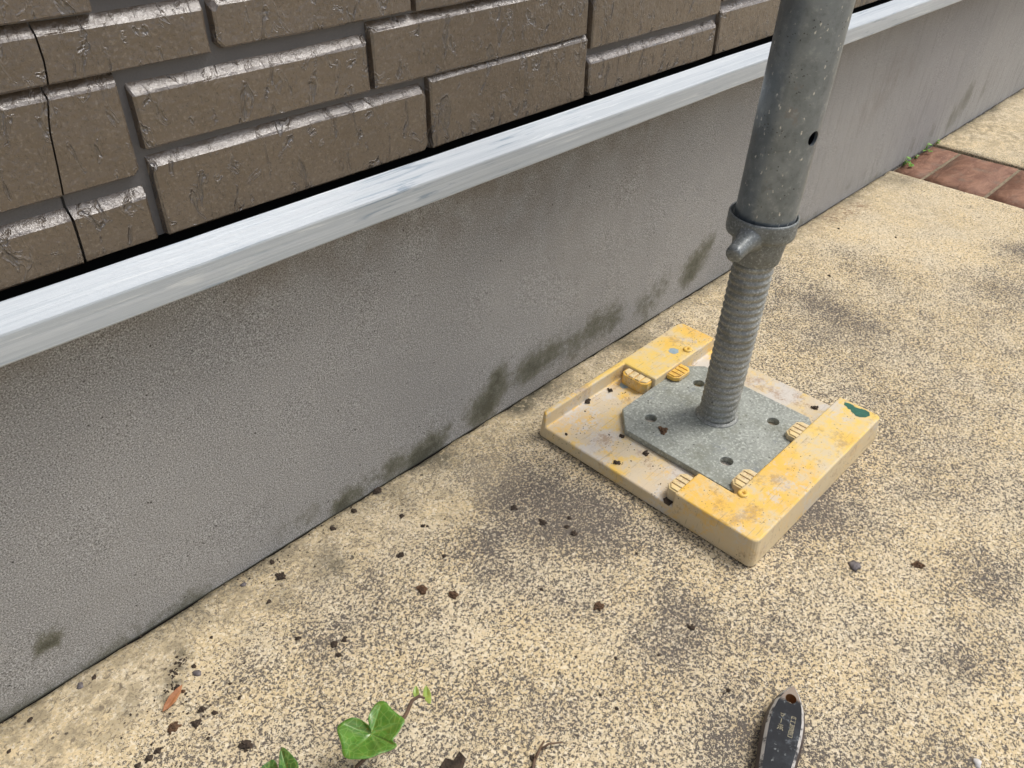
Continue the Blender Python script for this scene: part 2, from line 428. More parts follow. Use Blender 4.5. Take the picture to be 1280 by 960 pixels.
# ------------------------------------------------------------------ the ground and pavement
D = {'algae_gap': ((-0.0459, 0.0463, 0.0123, 0.016, 0.9), (-0.0567, 0.018, 0.0152, 0.0197, 0.7), (-0.0697, 0.0103, 0.0168, 0.0218, 0.6), (-0.0088, 0.0322, 0.0131, 0.017, 0.6),
           (0.0347, 0.0384, 0.0137, 0.0178, 0.85), (0.0086, 0.0333, 0.0178, 0.0232, 0.5), (0.0985, 0.0379, 0.0147, 0.0191, 0.9), (0.1374, 0.0341, 0.0227, 0.0295, 0.5),
           (0.1823, 0.0252, 0.0164, 0.0213, 0.5), (0.3042, 0.0521, 0.0217, 0.0283, 0.7), (0.2784, 0.0347, 0.0192, 0.0249, 0.6), (0.3183, 0.0632, 0.0097, 0.0126, 0.5),
           (-0.1262, 0.009, 0.0126, 0.0163, 0.8), (-0.1503, 0.0093, 0.0122, 0.0159, 0.8), (-0.109, 0.0154, 0.0048, 0.0062, 0.9), (-0.1779, 0.0124, 0.0117, 0.0153, 0.6),
           (-0.2041, 0.0153, 0.0099, 0.0129, 0.5), (-0.2303, 0.0094, 0.011, 0.0143, 0.6), (-0.2397, 0.0017, 0.0097, 0.0126, 0.5), (-0.29, 0.0199, 0.0088, 0.0114, 0.5),
           (-0.2684, 0.0225, 0.0129, 0.0167, 0.4), (-0.4646, 0.0424, 0.0066, 0.0085, 2.6), (-0.1025, 0.0545, 0.0045, 0.0059, 0.5), (0.2255, 0.0393, 0.018, 0.0234, 0.6),
           (0.0707, 0.0283, 0.0173, 0.0225, 0.4), (-0.4394, 0.02, 0.0031, 0.004, 0.0), (0.4215, 0.083, 0.0132, 0.0172, 0.3), (1.1488, 0.0603, 0.0238, 0.031, 1.1),
           (1.1033, 0.0273, 0.0261, 0.0339, 1.1), (0.9361, 0.0186, 0.0205, 0.0267, 0.8), (1.0133, 0.0272, 0.0194, 0.0252, 0.8), (1.235, 0.054, 0.02, 0.026, 0.7),
           (0.703, 0.0161, 0.0185, 0.0241, 0.7), (-0.301, 0.0087, 0.0101, 0.0131, 0.35), (-0.2625, 0.0108, 0.0119, 0.0154, 0.42), (-0.2219, 0.0096, 0.0139, 0.0181, 0.45),
           (-0.1778, 0.0138, 0.0161, 0.0209, 0.5), (-0.1309, 0.0126, 0.0171, 0.0222, 0.5), (-0.0801, 0.0211, 0.0196, 0.0255, 0.5), (-0.0369, 0.0259, 0.0222, 0.0288, 0.55),
           (0.0088, 0.0289, 0.0215, 0.028, 0.5), (0.0643, 0.0281, 0.0229, 0.0298, 0.5), (0.1241, 0.0294, 0.0225, 0.0292, 0.5), (0.1977, 0.024, 0.0223, 0.0289, 0.45),
           (0.2768, 0.0279, 0.0265, 0.0345, 0.5), (0.3487, 0.0216, 0.0183, 0.0238, 0.35), (-0.3642, 0.0064, 0.0081, 0.0106, 0.3), (0.5555, 0.016, 0.0194, 0.0252, 0.3),
           (0.756, 0.0181, 0.0194, 0.0253, 0.3), (-0.4474, 0.0559, 0.0028, 0.0083, 0.6), (-0.4107, 0.0199, 0.0053, 0.0069, 0.35)),
 'brown': ((-0.0303, 0.2289, 0.0386, 0.0502, 0.5), (-0.1019, 0.227, 0.0291, 0.0379, 0.45), (-0.1864, 0.2328, 0.0305, 0.0397, 0.4), (0.0319, 0.2027, 0.0363, 0.0472, 0.3),
           (-0.2636, 0.24, 0.0266, 0.0346, 0.35), (0.1489, 0.2085, 0.0503, 0.0654, 0.3), (0.0708, 0.1495, 0.0494, 0.0642, 0.15), (0.7609, 0.1758, 0.0239, 0.0311, 0.8),
           (0.7259, 0.1491, 0.027, 0.0351, 0.6), (0.8158, 0.1769, 0.018, 0.0234, 0.7), (0.6828, 0.1358, 0.0229, 0.0298, 0.4)),
 'clods': ((-0.1988, -0.004, 0, 0.00458, 's', 'dark soil clod pressed against the foot of the wall, left of the pad'), (-0.2275, -0.0084, 0, 0.00308, 's', ''),
           (-0.2526, -0.0122, 0, 0.00301, 's', ''), (-0.2019, -0.0417, 0, 0.00273, 's', ''),
           (-0.23, -0.075, 0, 0.00356, 's', 'round dark soil crumb alone on the clean strip below the wall'),
           (-0.3103, -0.0264, 0, 0.00407, 's', 'dark soil clod beside a small scar in the pavement'), (-0.3304, -0.0401, 0, 0.00213, 's', ''), (-0.3334, -0.0835, 0, 0.00233, 's', ''),
           (-0.3176, -0.1059, 0, 0.00348, 's', 'left of three soil crumbs clustered above the ivy leaf'),
           (-0.3103, -0.1084, 0, 0.00262, 's', 'right of three soil crumbs clustered above the ivy leaf'),
           (-0.3203, -0.1164, 0, 0.00257, 's', 'lowest of three soil crumbs clustered above the ivy leaf'),
           (-0.3357, -0.0123, 0, 0.00248, 'g', 'flat grey chip in the joint at the foot of the wall'), (-0.3774, -0.0387, 0, 0.00145, 's', ''),
           (-0.3994, -0.0586, 0, 0.00334, 'g', 'purplish grey pebble above the orange leaf'), (-0.3982, -0.0517, 0, 0.00168, 's', ''),
           (-0.4146, -0.0592, 0, 0.00274, 's', 'dark crumb touching the top of the orange leaf'), (-0.4127, -0.0645, 0, 0.00164, 'b', ''),
           (-0.4301, -0.085, 0, 0.00472, 'b', 'largest reddish brown soil clod, just below the orange leaf'), (-0.4183, -0.0928, 0, 0.00343, 's', 'dark soil clod right of the reddish clod'),
           (-0.4106, -0.0859, 0, 0.00295, 's', 'ragged soil clod right of the orange leaf'), (-0.4057, -0.0941, 0, 0.00214, 's', ''),
           (-0.4028, -0.1287, 0, 0.0044, 's', 'big dark soil clod left of the ivy shoot'), (-0.4177, -0.1075, 0, 0.0013, 's', ''), (-0.4449, -0.0926, 0, 0.00256, 's', ''),
           (-0.451, -0.0932, 0, 0.0028, 's', 'soft dark clod at the bottom left of the pavement'), (-0.4582, -0.0927, 0, 0.00202, 's', ''), (-0.3874, -0.0819, 0, 0.00138, 's', ''),
           (-0.3881, -0.0958, 0, 0.00163, 's', ''), (-0.4606, -0.0107, 0, 0.00274, 'g', 'grey chip beside the wall at the far left'), (-0.4514, -0.0111, 0, 0.00193, 's', ''),
           (-0.4944, -0.0127, 0, 0.0021, 's', ''), (-0.5119, -0.0256, 0, 0.00153, 's', ''), (-0.2405, -0.1133, 0, 0.00528, 'b', 'large grey brown soil clod above left of a paler one'),
           (-0.2265, -0.1347, 0, 0.00463, 'b', 'flattened brown soil clod right of a bigger one'), (-0.1971, -0.0632, 0, 0.00236, 's', ''), (-0.1942, -0.0661, 0, 0.00135, 's', ''),
           (-0.1272, -0.1022, 0, 0.00347, 's', 'dark oval crumb in the dark patch beside the pad'),
           (-0.1218, -0.1312, 0, 0.00375, 's', 'upright dark crumb on the dark patch left of the pad'), (-0.1024, -0.1439, 0, 0.0024, 's', ''), (-0.1115, -0.1491, 0, 0.00271, 's', ''),
           (-0.1126, -0.1582, 0, 0.0037, 's', 'dark clod nearest the front left edge of the pad'), (-0.1548, -0.2208, 0, 0.0046, 'b', 'brown soil clod alone in the middle of the pavement'),
           (-0.1213, -0.2817, 0, 0.0036, 's', 'dark brown clod up and left of the brush handle'), (-0.0923, -0.2089, 0, 0.00131, 's', ''), (-0.1744, -0.1789, 0, 0.00156, 's', ''),
           (-0.2057, -0.1002, 0, 0.00194, 's', ''), (0.4569, -0.099, 0, 0.00261, 's', ''), (0.5949, -0.0424, 0, 0.00232, 's', ''), (0.6278, -0.112, 0, 0.00171, 's', ''),
           (0.0226, -0.3416, 0, 0.0049, 'g', 'grey brown pebble on the pavement right of the pad'), (0.0601, -0.3775, 0, 0.00459, 'b', 'orange brown stone chip right of the grey pebble'),
           (-0.0772, -0.4726, 0, 0.00287, 'w', 'small white pebble at the bottom right of the pavement'), (-0.2775, -0.2661, 0, 0.00232, 's', 'dark crumb beside the forked twig'),
           (-0.1459, -0.3298, 0, 0.00168, 's', ''), (-0.1504, -0.3288, 0, 0.00111, 's', ''), (-0.3077, -0.0085, 0, 0.00223, 's', ''), (-0.2009, -0.2372, 0, 0.00115, 's', ''),
           (-0.1815, -0.2584, 0, 0.00144, 's', ''), (-0.1577, -0.2784, 0, 0.00116, 's', ''), (-0.2122, -0.2688, 0, 0.00138, 's', ''), (-0.212, -0.2834, 0, 0.00164, 's', ''),
           (-0.1463, -0.3294, 0, 0.00112, 's', ''), (0.0182, -0.0612, 0.0142, 0.00397, 's', 'dark soil crumb against the rear rail inside the pad'),
           (0.0489, -0.0657, 0.0142, 0.00324, 's', 'dark crumb near the blue dot inside the pad'), (-0.034, -0.0798, 0.0142, 0.00188, 's', ''),
           (0.0012, -0.1175, 0.0142, 0.00301, 's', 'round dark crumb between pad edge and plate'),
           (-0.0315, -0.1379, 0.0142, 0.00361, 's', 'smooth black crumb near the front left edge of the pad'),
           (-0.0026, -0.1483, 0.0142, 0.00367, 's', 'ragged crumb beside the front left edge of the plate'),
           (0.0281, -0.1447, 0.0206, 0.00525, 'b', 'rusty brown clod on the plate beside the threaded rod'),
           (0.1711, -0.225, 0.0142, 0.00358, 's', 'black crumb at the end of the front rail inside the pad')),
 'crack': (-0.37137, -0.37094, -0.37067, -0.37063, -0.37109, -0.36995, -0.36874, -0.36753, -0.36406, -0.36171, -0.36037, -0.36058),
 'crumbs': ((-0.403, -0.04, 0.0, 0.005, 26, 0.0004, 0.0012), (-0.411, -0.047, 0.0, 0.004, 22, 0.0004, 0.0012), (-0.418, -0.056, 0.0, 0.004, 16, 0.0004, 0.001),
            (-0.424, -0.065, 0.0, 0.003, 12, 0.0004, 0.0009), (-0.311, -0.002, 0.0, 0.026, 40, 0.0003, 0.001), (-0.298, -0.06, 0.0, 0.103, 130, 0.0003, 0.0009),
            (-0.42, -0.079, 0.0, 0.04, 60, 0.0004, 0.0011), (-0.109, -0.14, 0.0, 0.076, 60, 0.0003, 0.0009), (-0.184, -0.253, 0.0, 0.142, 120, 0.0003, 0.0008),
            (0.263, -0.271, 0.0, 0.245, 120, 0.0003, 0.0008), (-0.017, -0.38, 0.0, 0.12, 60, 0.0003, 0.0008), (0.02, -0.12, 0.0142, 0.09, 150, 0.0003, 0.0009),
            (0.075, -0.167, 0.0204, 0.062, 60, 0.0002, 0.0006), (0.07, -0.26, 0.0295, 0.02, 12, 0.0002, 0.0006)),
 'darkleaf': (-0.3167, -0.2343),
 'dirt_shade': ((-0.1177, -0.091, 0.0543, 0.0543, 0.4), (-0.1101, -0.1453, 0.0445, 0.0445, 0.36), (-0.0799, -0.1687, 0.0312, 0.0312, 0.15), (-0.1002, -0.0425, 0.0273, 0.0273, 0.2),
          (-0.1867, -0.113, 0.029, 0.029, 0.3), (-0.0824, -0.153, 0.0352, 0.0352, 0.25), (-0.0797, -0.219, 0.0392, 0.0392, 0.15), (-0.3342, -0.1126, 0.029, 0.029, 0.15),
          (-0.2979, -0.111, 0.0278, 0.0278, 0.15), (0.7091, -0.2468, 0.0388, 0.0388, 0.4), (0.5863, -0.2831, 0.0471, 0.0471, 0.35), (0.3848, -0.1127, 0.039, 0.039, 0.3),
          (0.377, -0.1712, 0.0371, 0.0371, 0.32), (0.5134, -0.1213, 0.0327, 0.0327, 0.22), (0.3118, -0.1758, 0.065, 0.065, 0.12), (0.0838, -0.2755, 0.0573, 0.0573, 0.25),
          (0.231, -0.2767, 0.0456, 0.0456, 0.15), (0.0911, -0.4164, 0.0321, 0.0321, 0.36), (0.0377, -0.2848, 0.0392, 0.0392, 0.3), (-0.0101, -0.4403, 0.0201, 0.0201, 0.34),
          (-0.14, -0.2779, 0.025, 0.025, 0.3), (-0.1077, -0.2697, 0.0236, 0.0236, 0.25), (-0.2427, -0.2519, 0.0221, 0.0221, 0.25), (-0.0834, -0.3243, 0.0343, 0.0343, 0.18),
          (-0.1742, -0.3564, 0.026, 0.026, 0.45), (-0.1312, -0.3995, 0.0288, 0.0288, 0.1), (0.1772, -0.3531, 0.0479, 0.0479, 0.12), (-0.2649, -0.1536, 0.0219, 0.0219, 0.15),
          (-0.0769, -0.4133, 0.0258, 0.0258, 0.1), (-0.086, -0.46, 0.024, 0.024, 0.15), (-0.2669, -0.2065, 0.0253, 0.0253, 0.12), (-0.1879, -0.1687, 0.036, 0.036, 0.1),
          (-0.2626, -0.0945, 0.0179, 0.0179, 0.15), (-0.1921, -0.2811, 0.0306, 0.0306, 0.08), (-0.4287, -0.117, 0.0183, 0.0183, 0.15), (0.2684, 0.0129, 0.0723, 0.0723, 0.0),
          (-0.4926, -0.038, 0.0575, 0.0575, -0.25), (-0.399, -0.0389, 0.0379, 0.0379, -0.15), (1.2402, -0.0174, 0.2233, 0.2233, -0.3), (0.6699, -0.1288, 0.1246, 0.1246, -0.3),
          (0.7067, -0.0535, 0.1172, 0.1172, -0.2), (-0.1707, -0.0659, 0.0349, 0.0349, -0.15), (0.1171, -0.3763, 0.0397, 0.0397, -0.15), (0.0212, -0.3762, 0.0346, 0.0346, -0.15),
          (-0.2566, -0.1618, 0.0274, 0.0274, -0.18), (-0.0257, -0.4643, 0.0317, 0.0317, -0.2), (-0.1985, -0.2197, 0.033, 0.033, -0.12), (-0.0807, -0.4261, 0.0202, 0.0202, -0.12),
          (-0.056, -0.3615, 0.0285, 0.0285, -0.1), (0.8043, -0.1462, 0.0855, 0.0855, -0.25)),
 'dry': (-0.421, -0.0667, 0.359),
 'gr_ground': ((-0.2747, -0.0377, 0.014, 0.014, 0.6), (-0.3215, -0.0414, 0.0119, 0.0119, 0.5), (-0.0208, -0.007, 0.0097, 0.0097, 2.4), (-0.1265, -0.0166, 0.0125, 0.0125, 0.6),
               (0.1619, -0.019, 0.0212, 0.0212, 0.5), (0.0352, -0.011, 0.0131, 0.0131, 0.4), (0.1425, -0.0114, 0.0209, 0.0209, 0.4), (-0.445, -0.0499, 0.006, 0.006, 0.7),
               (-0.4084, -0.0432, 0.0042, 0.0042, 1.8), (-0.399, -0.0343, 0.0044, 0.0044, 1.8), (-0.4147, -0.0521, 0.0031, 0.0031, 1.5), (-0.4209, -0.0597, 0.0036, 0.0036, 1.7),
               (-0.4254, -0.0653, 0.003, 0.003, 1.2), (-0.2759, -0.0503, 0.01, 0.01, 0.5), (0.8343, -0.029, 0.026, 0.026, 0.6), (-0.1877, -0.022, 0.013, 0.013, 0.5)),
 'ivy': {'base': (-0.3717, -0.1994, 0.0),
         'base2': (-0.4093, -0.179, 0.0),
         'bud1': ((-0.3141, -0.1967, 0.03), (-0.313, -0.1921, 0.03), (-0.3082, -0.1896, 0.03), (-0.3101, -0.1951, 0.03)),
         'bud1h': (-0.3116, -0.1936, 0.03),
         'bud2': ((-0.3105, -0.2003, 0.03), (-0.3075, -0.196, 0.03), (-0.3034, -0.1944, 0.03), (-0.3054, -0.2014, 0.03), (-0.3102, -0.2062, 0.03)),
         'bud2h': (-0.3072, -0.1996, 0.03),
         'heart': (-0.3498, -0.1965, 0.032),
         'heart2': (-0.3979, -0.1742, 0.021),
         'heart3': (-0.4048, -0.1644, 0.017),
         'leaf': ((-0.3635, -0.1815, 0.036), (-0.3556, -0.1813, 0.036), (-0.3507, -0.1854, 0.036), (-0.3491, -0.193, 0.036), (-0.349, -0.196, 0.036), (-0.3448, -0.1882, 0.036),
                  (-0.3359, -0.1856, 0.036), (-0.3324, -0.1884, 0.036), (-0.3322, -0.197, 0.036), (-0.3314, -0.207, 0.036), (-0.3385, -0.2102, 0.036), (-0.3448, -0.2119, 0.036),
                  (-0.3456, -0.2167, 0.036), (-0.3556, -0.2131, 0.036), (-0.3631, -0.2098, 0.036), (-0.3715, -0.2006, 0.036), (-0.3682, -0.192, 0.036)),
         'leaf2': ((-0.4007, -0.1715, 0.024), (-0.3929, -0.1609, 0.024), (-0.3906, -0.1646, 0.024), (-0.3903, -0.1728, 0.024), (-0.3912, -0.1776, 0.024), (-0.3963, -0.1828, 0.024),
                   (-0.4014, -0.1804, 0.024)),
         'leaf3': ((-0.4122, -0.1612, 0.02), (-0.4011, -0.1604, 0.02), (-0.3989, -0.164, 0.02), (-0.4018, -0.1703, 0.02), (-0.4073, -0.171, 0.02), (-0.4135, -0.1669, 0.02)),
         'petiole': ((-0.3578, -0.197, 0.014), (-0.3545, -0.2001, 0.026), (-0.3498, -0.1964, 0.031)),
         'stem': ((-0.372, -0.1999, 0.001), (-0.3626, -0.195, 0.008), (-0.3489, -0.198, 0.016), (-0.3363, -0.2004, 0.022), (-0.3242, -0.199, 0.027), (-0.3167, -0.1956, 0.029),
                  (-0.3116, -0.1968, 0.03), (-0.3101, -0.2007, 0.03)),
         'stem2': ((-0.4094, -0.1795, 0.001), (-0.4059, -0.177, 0.012), (-0.4005, -0.1744, 0.02)),
         'veins': ((-0.3359, -0.1888, 0.036), (-0.3592, -0.1821, 0.036), (-0.3331, -0.2067, 0.036), (-0.3693, -0.2008, 0.036), (-0.3539, -0.2134, 0.036), (-0.346, -0.2157, 0.036))},
 'rust': ((0.6226, -0.0189, 0.0191, 0.0191, 0.7), (0.6607, -0.0251, 0.0163, 0.0163, 0.8), (0.6929, -0.0286, 0.0134, 0.0134, 0.8), (0.5736, -0.0192, 0.0138, 0.0138, 0.4)),
 'smooth': ((-0.5029, -0.0391, 0.0329, 0.0329, 0.7), (-0.4551, -0.0357, 0.0303, 0.0303, 0.7), (-0.411, -0.0269, 0.0244, 0.0244, 0.6), (-0.3491, -0.0299, 0.0234, 0.0234, 0.5),
            (-0.4152, -0.0919, 0.017, 0.017, 0.3), (-0.2259, -0.0372, 0.0237, 0.0237, 0.3), (-0.1675, -0.0623, 0.0246, 0.0246, 0.55), (-0.1062, -0.0592, 0.0228, 0.0228, 0.3),
            (0.5451, -0.0096, 0.0603, 0.0603, 0.3), (0.744, -0.0493, 0.0775, 0.0775, 0.35), (0.7387, -0.1588, 0.0725, 0.0725, 0.3), (1.2402, -0.0174, 0.1478, 0.1478, 0.6),
            (1.1483, -0.1042, 0.1116, 0.1116, 0.5), (-0.0293, -0.004, 0.022, 0.022, 0.3)),
 'twig': ((((-0.2888, -0.276, 0.001), (-0.2784, -0.269, 0.002), (-0.265, -0.2649, 0.003)), (0.0013, 0.001, 0.0006)),
          (((-0.271, -0.267, 0.0025), (-0.2648, -0.2689, 0.004), (-0.2573, -0.2741, 0.003)), (0.0008, 0.0008, 0.0005)),
          (((-0.2708, -0.2668, 0.003), (-0.2773, -0.2693, 0.003)), (0.0008, 0.0008))),
 'weeds': ((0.9045, -0.0035, 'bright green weed in the wall joint at the near edge of the brick path', 7, 0.017, 1),
           (0.9948, -0.0035, 'bright green weed in the wall joint beside the middle of the brick path', 6, 0.016, 2),
           (1.0444, -0.0035, 'smallest yellowish weed in the wall joint at the far edge of the brick path', 4, 0.011, 3),
           (0.9526, -0.0035, 'low dull green weed between the two brighter weeds at the wall', 4, 0.008, 4))}

def axis(fine0, fine1, step, lo, hi):
    xs = [fine0 + i * step for i in range(int(round((fine1 - fine0) / step)) + 1)]
    a, s = xs[0], step
    left = []
    while a > lo:
        s *= 1.35; a = max(lo, a - s); left.append(a)
    b, s = xs[-1], step
    right = []
    while b < hi:
        s *= 1.35; b = min(hi, b + s); right.append(b)
    return left[::-1] + xs + right

bm = bmesh.new()
add_box(bm, -60, 60, -60, 60, -1.0, -0.016)
g = obj('ground', bm, MEARTH); tag(g, kind='structure')

def blob(x, y, lst):
    s = 0.0
    for (bx, by, rx, ry, w) in lst:
        dx, dy = (x - bx) / rx, (y - by) / ry
        d = dx * dx + dy * dy
        if d < 7: s += w * math.exp(-d)
    return s

def edge_y(x):
    return -max(0.0002, 0.0010 + 0.0030 * fbm(x * 45, 3.1) + 0.0040 * max(0, fbm(x * 14, 9.7)))

def slab(name, xs, ys, parent=None):
    """ys run from the wall (largest) outwards; the sheet gets turned-down edges"""
    vs, fs, dirt_shade, smo, alg, rust = [], [], [], [], [], []
    nx, ny = len(xs), len(ys)
    for j, y in enumerate(ys):
        for i, x in enumerate(xs):
            yy = y
            if j == 0: yy = edge_y(x)
            xx = x
            z = 0.0
            near = abs(x) < 2.2 and y > -1.6
            if near:
                z = 0.0010 * fbm(x * 9, y * 9) + 0.0005 * fbm(x * 60, y * 60, 2)
                if j == 0: z -= 0.0005
                if j == 1: z -= 0.0001
            if (i == 0 or i == nx - 1) and near:
                z -= 0.0015; xx += 0.0016 * fbm(y * 30, x * 3, 4)
            vs.append((xx, yy, z))
            t = 1.2 * blob(x, y, D['dirt_shade']) + 0.37  # dirt patches, with shade painted in beside the pad and brush handle
            wall = max(0.0, 1 - (-y) / 0.085) if x < .30 else max(0.0, 1 - (-y) / 0.05)
            sm = min(1.0, max(0.0, blob(x, y, D['smooth']) + .95 * wall ** .7 * (.6 + .9 * fbm(x * 9, y * 14, 5, 3)) + .15 * fbm(x * 14, y * 14, 8)))
            dirt_shade.append(t - .30 * sm); smo.append(sm)
            alg.append(min(1, max(0, 1 - (-y - .002) / .022) * (.55 + 1.6 * fbm(x * 13, 1.7, 0)) + blob(x, y, D['gr_ground'])))
            rust.append(blob(x, y, D['rust']))
    for j in range(ny - 1):
        for i in range(nx - 1):
            a = j * nx + i
            fs.append((a, a + nx, a + nx + 1, a + 1))
    # turned-down rim
    loop = [i for i in range(nx)] + [j * nx + nx - 1 for j in range(1, ny)] + [(ny - 1) * nx + i for i in range(nx - 2, -1, -1)] + [j * nx for j in range(ny - 2, 0, -1)]
    base = len(vs)
    for k in loop:
        v = vs[k]; vs.append((v[0], v[1], -0.014)); dirt_shade.append(1.2); smo.append(0); alg.append(.6); rust.append(0)
    n = len(loop)
    for k in range(n):
        fs.append((loop[k], loop[(k + 1) % n], base + (k + 1) % n, base + k))
    me = bpy.data.meshes.new(name)
    me.from_pydata(vs, [], fs)
    for nm, arr in (('dirt_shade', dirt_shade), ('smooth', smo), ('algae_gap', alg), ('rust', rust)):
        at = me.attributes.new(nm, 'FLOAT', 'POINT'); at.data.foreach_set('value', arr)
    for p in me.polygons[:(nx - 1) * (ny - 1)]: p.use_smooth = True
    me.validate()
    return link(name, me, MP, parent)

ysn = [0.0] + [-0.006 - 0.008 * i for i in range(150)]
s_, a_ = 0.008, ysn[-1]
while a_ > -8: s_ *= 1.4; a_ -= s_; ysn.append(a_)
BX0, BX1 = 0.862, 1.042
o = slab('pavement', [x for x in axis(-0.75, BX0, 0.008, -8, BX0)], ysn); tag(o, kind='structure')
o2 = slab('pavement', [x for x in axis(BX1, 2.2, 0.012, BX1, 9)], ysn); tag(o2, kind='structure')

# brick border running out from the wall
bm = bmesh.new(); add_box(bm, BX0 + .008, BX1 - .004, -6.0, -0.001, -0.0158, -0.0045)
MMORT = mat_simple('brownish_mortar', (0.16, 0.125, 0.08), (0.27, 0.215, 0.14), 140, .9, .7, .002)
bed = obj('brick_path', bm, MMORT); tag(bed, kind='structure')
y = -0.003
k = 0
while y > -2.2:
    L = 0.044 if k == 0 else 0.0925
    bm = bmesh.new()
    nx_, ny_ = 7, 4
    x0, x1, y0, y1 = BX0 + .0085, BX1 - .006, y - L, y
    grid = []
    for j in range(ny_):
        row = []
        for i in range(nx_):
            x = x0 + (x1 - x0) * i / (nx_ - 1); yy = y0 + (y1 - y0) * j / (ny_ - 1)
            rim = i in (0, nx_ - 1) or j in (0, ny_ - 1)
            z = -0.0015 - (0.002 if rim else 0) + 0.0022 * fbm(x * 22, yy * 40, k * 3.0)
            row.append(bm.verts.new((x + (0.0012 * fbm(yy * 50, k) if rim else 0), yy, z)))
        grid.append(row)
    for j in range(ny_ - 1):
        for i in range(nx_ - 1):
            bm.faces.new((grid[j][i], grid[j][i + 1], grid[j + 1][i + 1], grid[j + 1][i]))
    rim = grid[0] + [grid[j][-1] for j in range(1, ny_)] + grid[-1][-2::-1] + [grid[j][0] for j in range(ny_ - 2, 0, -1)]
    low = [bm.verts.new((v.co.x, v.co.y, -0.013)) for v in rim]
    for i in range(len(rim)):
        bm.faces.new((rim[i], low[i], low[(i + 1) % len(rim)], rim[(i + 1) % len(rim)]))
    obj('brick', bm, MBR, bed, smooth=True)
    y -= L + 0.0055
    k += 1

# ------------------------------------------------------------------ the house wall
house = empty('house_wall', (0, 0, 0))
tag(house, 'brown tile-clad house wall with white sill flashing above grey cement foundation', 'wall')

xs = axis(-0.8, 2.0, 0.010, -5, 7)
zs = [-0.03, -0.012, -0.0014, 0.0006] + [0.010 * i for i in range(1, 28)]
zs[-1] = 0.2738
vs, fs, alg, brown_shade, rns, pal = [], [], [], [], [], []
nx, nz = len(xs), len(zs)
for j, z in enumerate(zs):
    for i, x in enumerate(xs):
        vs.append((x, 0.0008 * fbm(x * 12, z * 12), z))
        low = max(0.0, 1 - z / 0.022)
        a = low * (.10 + 2.2 * fbm(x * 10, 4.4, 0, 3)) + blob(x, z, D['algae_gap'])
        alg.append(max(0.0, min(1.3, a)) if z > -.001 else 3.0)  # rows under pavement level are no algae: high value paints the gap dark
        b = max(0.0, 1 - (0.268 - z) / 0.055) * (.7 + 1.0 * fbm(x * 6, z * 10, 3)) + blob(x, z, D['brown'])  # brownish tone; the band under the flashing also paints its soft shade
        brown_shade.append(max(0.0, min(1.2, b)))
        rns.append(max(0.0, min(1.0, (x - .30) / .35)))
        pal.append(max(0.0, min(1.0, (x - .70) / .3)) * max(0, 1 - z / .12) * .7)
for j in range(nz - 1):
    for i in range(nx - 1):
        a = j * nx + i
        fs.append((a, a + 1, a + nx + 1, a + nx))
me = bpy.data.meshes.new('foundation')
b = len(vs)
for (x, yy, z) in [(-5, 0.15, -.03), (7, 0.15, -.03), (7, 0.15, .2738), (-5, 0.15, .2738)]: vs.append((x, yy, z))
c0, c1, c2, c3 = 0, nx - 1, nz * nx - 1, (nz - 1) * nx
fs += [(b, b + 3, b + 2, b + 1), tuple([b, b + 1, c1] + list(range(nx - 2, -1, -1))), tuple([c3] + list(range(c3 + 1, c2 + 1)) + [b + 2, b + 3])]
me.from_pydata(vs, [], fs)
pad4 = [0.0] * 4
for nm, arr in (('algae_gap', alg + pad4), ('brown', brown_shade + pad4), ('runs', rns + pad4), ('pale', pal + pad4)):
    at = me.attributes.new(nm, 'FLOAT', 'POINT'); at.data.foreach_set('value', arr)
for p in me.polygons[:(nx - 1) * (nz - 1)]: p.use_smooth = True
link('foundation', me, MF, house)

bm = bmesh.new(); add_box(bm, -5, 7, -0.0238, 0.13, 0.2748, 0.2830)  # black box added so the slot above the flashing looks dark
obj('gap_shade_box', bm, MK, house)
bm = bmesh.new(); add_box(bm, -5, 7, -0.0153, 0.135, .2974, 2.7)
siding = obj('siding_panel', bm, MG, house)

# flashing: a folded strip
def flashing(x0, x1, dz=0.0):
    prof = [(-0.001, 0.2680), (-0.0345, 0.2668), (-0.0357, 0.2671), (-0.0362, 0.2680), (-0.0364, 0.2828), (-0.0361, 0.2840), (-0.0352, 0.2850),
            (-0.0262, 0.2945), (-0.0254, 0.2950), (-0.0247, 0.2945), (-0.0245, 0.2930), (-0.0247, 0.2735), (-0.001, 0.2745)]
    bm = bmesh.new()
    n = max(2, int((x1 - x0) / 0.03))
    rows = []
    for i in range(n + 1):
        x = x0 + (x1 - x0) * i / n
        w = 0.0006 * fbm(x * 7, 2.2) + 0.00025 * fbm(x * 40, 5.2)
        rows.append([bm.verts.new((x, p[0] + w, p[1] + dz + w * .8)) for p in prof])
    m_ = len(prof)
    for i in range(n):
        for j in range(m_):
            bm.faces.new((rows[i][j], rows[i][(j + 1) % m_], rows[i + 1][(j + 1) % m_], rows[i + 1][j]))
    bm.faces.new(rows[0][::-1]); bm.faces.new(rows[-1])
    bmesh.ops.recalc_face_normals(bm, faces=bm.faces)
    o = obj('flashing', bm, MFL, house)
    for p in o.data.polygons: p.use_smooth = False
    return o
flashing(-2.6, 2.9)

